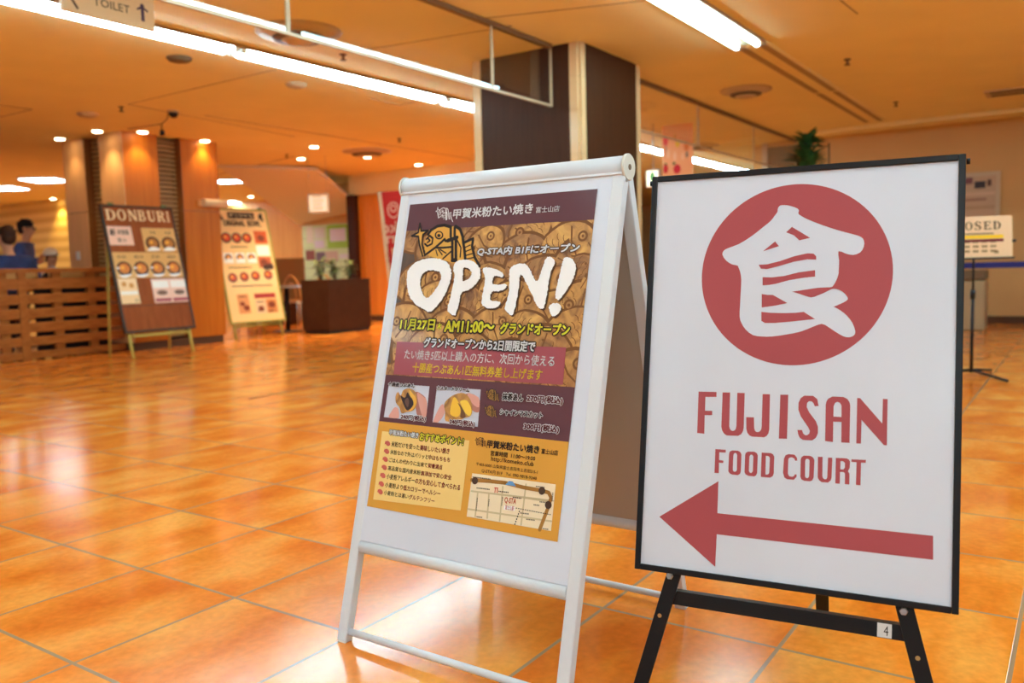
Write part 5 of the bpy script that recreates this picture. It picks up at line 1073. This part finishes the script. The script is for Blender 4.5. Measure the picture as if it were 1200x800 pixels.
# ================================================================== PEOPLE
def skin_mesh(name, chain, edges, m, parent, sub=2):
    me = bpy.data.meshes.new(name); me.from_pydata([c[0] for c in chain], edges, []); o = bpy.data.objects.new(name, me); C.objects.link(o); o.parent = parent
    md = o.modifiers.new('skin', 'SKIN'); md.use_smooth_shade = True
    for i, c in enumerate(chain):
        r = c[1]; o.data.skin_vertices[0].data[i].radius = r if isinstance(r, tuple) else (r, r)
    o.data.skin_vertices[0].data[0].use_root = True
    sd = o.modifiers.new('sub', 'SUBSURF'); sd.levels = sub; sd.render_levels = sub; me.materials.append(m); return o
skin_m = mat('skin', (.68, .34, .19), .5); hair_k = mat('hair_black', (.012, .009, .008), .6); hair_b = mat('hair_brown', (.055, .022, .010), .6)
def person(loc, rz, label, sit, lean, hair, top, pants, arms, headturn=0., cap=False, glasses=False, hold=None):
    """local frame: x right, y forward (facing), z up"""
    r = thing('person', (0, 0, 0), label, 'person'); hz = .58 if sit else .90; L = lambda x, y, z: V((x, y, z))
    fy = lean
    ch = [(L(0, 0, hz), (.13, .10)), (L(0, .02+fy*.3, hz+.20), (.12, .085)), (L(0, fy*.7, hz+.40), (.145, .095)), (L(0, fy, hz+.53), (.07, .06)), (L(0, fy+.02, hz+.60), .048), (L(0, fy+.035, hz+.68), (.066, .075)), (L(0, fy+.045, hz+.75), (.075, .092)), (L(0, fy+.04, hz+.82), (.06, .075))]
    ed = [(i, i+1) for i in range(7)]
    def limb(start, pts):
        k = start
        for p, rad in pts: ch.append((p, rad)); ed.append((k, len(ch)-1)); k = len(ch)-1
        return k
    hands = []
    for s in (-1, 1):
        el, ha = arms[0 if s < 0 else 1]
        k = limb(2, [(L(s*.19, fy*.95, hz+.47), .058), (L(*el), .043), (L(*ha), .028)])
        hv = (L(*ha)-L(*el)).normalized(); kp = limb(k, [(L(*ha)+hv*.05, .030)])
        sd_ = hv.cross(V((0, 0, 1))); sd_ = sd_.normalized() if sd_.length > .1 else V((1, 0, 0)); dn = sd_.cross(hv)
        for q in range(4):
            o_ = L(*ha)+hv*.075+sd_*(q-1.5)*.019; limb(kp, [(o_, .010), (o_+hv*(.03+.006*(q in (1, 2)))-dn*.008, .0085), (o_+hv*(.05+.008*(q in (1, 2)))-dn*.025, .007)])
        limb(k, [(L(*ha)+hv*.03+sd_*.035*s, .011), (L(*ha)+hv*.055+sd_*.05*s-dn*.01, .009)])
        if sit: limb(0, [(L(s*.10, .08, hz), .085), (L(s*.13, .44, hz), .062), (L(s*.13, .44, .09), .042), (L(s*.13, .56, .045), .036)])
        else: limb(0, [(L(s*.10, 0, hz-.06), .088), (L(s*.11, .02, .48), .060), (L(s*.11, -.01, .09), .042), (L(s*.12, .12, .04), .036)])
    # nose
    limb(6, [(L(0, fy+.125, hz+.725), .018), (L(0, fy+.148, hz+.71), .010)])
    body = skin_mesh('body', ch, ed, skin_m, r)
    # clothing: shirt over torso and arms, trousers over legs
    cl = [(c, (rad[0]*1.13, rad[1]*1.18) if isinstance(rad, tuple) else rad*1.2) for c, rad in ch[:4]]; ce = [(0, 1), (1, 2), (2, 3)]
    cl[2] = (cl[2][0], (.19, .125)); cl[3] = (L(0, fy, hz+.545), (.095, .08))
    for s in (-1, 1):
        el, ha = arms[0 if s < 0 else 1]; k = 2
        for p, rad in ((L(s*.20, fy*.95, hz+.485), .082), (L(*el), .060), (L(*el).lerp(L(*ha), .88), .042)): cl.append((p, rad)); ce.append((k, len(cl)-1)); k = len(cl)-1
    skin_mesh('jacket', cl, ce, top, r)
    tr = [(L(0, 0, hz+.02), (.14, .11))]; te = []
    for s in (-1, 1):
        k = 0
        for p, rad in (((L(s*.10, .08, hz), .098), (L(s*.13, .44, hz), .078), (L(s*.13, .44, .12), .058)) if sit else ((L(s*.10, 0, hz-.06), .10), (L(s*.11, .02, .48), .075), (L(s*.11, -.01, .10), .058))): tr.append((p, rad)); te.append((k, len(tr)-1)); k = len(tr)-1
    skin_mesh('trousers', tr, te, pants, r)
    for s in (-1, 1):
        y_ = .52 if sit else .06; MB().ell((s*.125, y_, .04), .048, .13, .045, 14, 8).build('shoe', M['black'], r)
    hc = V((0, fy+.03, hz+.775))
    mb = MB(); mb.ell(hc + V((0, -.012, .018)), .088, .108, .098, 18, 10, z0=-.15); mb.ell(hc + V((0, -.045, -.02)), .078, .072, .085, 16, 8)
    if not cap:
        rg = random.Random(4)
        for i in range(26):
            an = rg.uniform(0, 2*PI); el_ = rg.uniform(.25, 1.4); q = hc + V((.082*math.cos(an)*math.cos(el_), -.012+.10*math.sin(an)*math.cos(el_), .02+.09*math.sin(el_))); mb.tube([q, q + V((math.cos(an)*.012, .025, .008))], [.02, .004], 6)
    mb.build('hair', hair, r)
    for s in (-1, 1):
        MB().ell(hc + V((s*.082, .0, -.03)), .012, .022, .034, 10, 6).build('ear', skin_m, r)
        MB().ell(hc + V((s*.030, .088, -.022)), .011, .006, .006, 8, 5).build('eye', M['black'], r)
    MB().box(hc + V((0, .094, -.088)), .045, .008, .009).build('mouth', mat('lips', (.42, .16, .12), .5), r)
    if cap:
        MB().ell(hc + V((0, -.01, .03)), .102, .120, .095, 20, 10, z0=-.25).build('cap', cap, r); MB().box(hc + V((0, .13, .015)), .13, .10, .012).build('cap_brim', cap, r, .004)
    if glasses:
        mb = MB()
        for s in (-1, 1):
            mb.tube([hc + V((s*.035+.026*math.cos(a), .107, -.022+.020*math.sin(a))) for a in (2*PI*i/12 for i in range(13))], .0035, 6); mb.tube([hc + V((s*.062, .105, -.018)), hc + V((s*.086, .0, -.015))], .003, 6)
        mb.tube([hc + V((-.01, .11, -.02)), hc + V((.01, .11, -.02))], .003, 6); mb.build('glasses', M['black'], r)
    r.location = loc; r.rotation_euler = (0, 0, rz); return r
navy = mat('cloth_navy', (.035, .055, .16), .8, var=.3, vs=9); blue = mat('cloth_blue', (.07, .12, .34), .8, var=.25, vs=9); dark_c = mat('cloth_dark', (.03, .025, .035), .8); grey_c = mat('cloth_pale', (.6, .52, .44), .8)
def at_head(px, py, y, hz): p = at_y(px, py, y); return p, p.z - hz
# standing man beyond the table, seen in profile looking right
p = W(5.9, -12.3); k1 = at_y(31, 266, p.y).z/(.90+.775)
a = person(p, -1.35, 'standing person in blue hoodie and glasses looking right beyond the fence', False, .12, hair_k, blue, dark_c, (((-.25, .10, 1.13), (-.05, .30, 1.25)), ((.25, .12, 1.12), (.06, .32, 1.18))), glasses=True); a.scale = (k1, k1, k1)
p = W(5.04, -10.62); k2 = at_y(9, 276, p.y).z/(.58+.775)
b = person(p, .97, 'seated person seen from behind in navy top at the left edge', True, .05, hair_b, navy, dark_c, (((-.27, .10, .86), (-.18, .34, .84)), ((.30, .06, .86), (.26, .32, .84)))); b.scale = (k2, k2, k2)
p = W(6.05, -11.75); k3 = at_y(57, 300, p.y).z/(.58+.775)
c = person(p, -2.3, 'seated person in a white cap facing the camera beyond the fence', True, .08, hair_k, grey_c, dark_c, (((-.24, .12, .84), (-.12, .30, .84)), ((.24, .12, .84), (.12, .30, .84))), cap=mat('cap_white', (.78, .72, .60), .7)); c.scale = (k3, k3, k3)
# chairs with plain wooden backs behind the fence
t = thing('dining_chair', (0, 0, 0), 'wooden dining chair under the person seen from behind', 'chair', 'dining chairs behind the fence')
MB().box((0, 0, .455), .42, .42, .04).build('seat', M['fence'], t, .008); MB().box((0, -.20, .94), .42, .03, .14).build('backrest', mat('chair_tan', (.60, .30, .09), .4), t, .008)
for sx in (-1, 1):
    MB().tube([V((sx*.19, -.20, 0)), V((sx*.19, -.20, 1.0))], .018, 8).build('rear_leg', M['fence'], t); MB().tube([V((sx*.18, .18, 0)), V((sx*.18, .18, .44))], .018, 8).build('leg', M['fence'], t)
t.location = W(4.98, -10.55); t.rotation_euler = (0, 0, .97)
dup(t, W(5.46, -10.42), 'empty wooden dining chair right of the person seen from behind', None, .97)
# long table and bag
f = thing('dining_table', W(5.2, -11.28), 'long wooden dining table between the people behind the fence', 'table'); zt = .80
MB().tn(4.4, 5.93, -11.5, -11.0, zt-.04, zt).build('table_top', M['wood'], f, .006)
for t_ in (4.46, 5.87):
    for n_ in (-11.45, -11.05): MB().tube([W(t_, n_, 0), W(t_, n_, zt-.04)], .022, 8).build('leg', M['black'], f)
q = W(5.76, -11.12, zt); f = thing('shoulder_bag', q, 'black shoulder bag on the table beside the pale column slab', 'bag')
MB().ell(q + V((0, 0, .11)), .14, .09, .11, 18, 10).build('bag_body', M['black'], f)
MB().tube([q + V((.10*math.cos(a_), 0, .17+.10*math.sin(a_))) for a_ in (PI*i/10 for i in range(11))], .008, 8).build('strap', mat('strap_pale', (.6, .55, .5), .6), f)
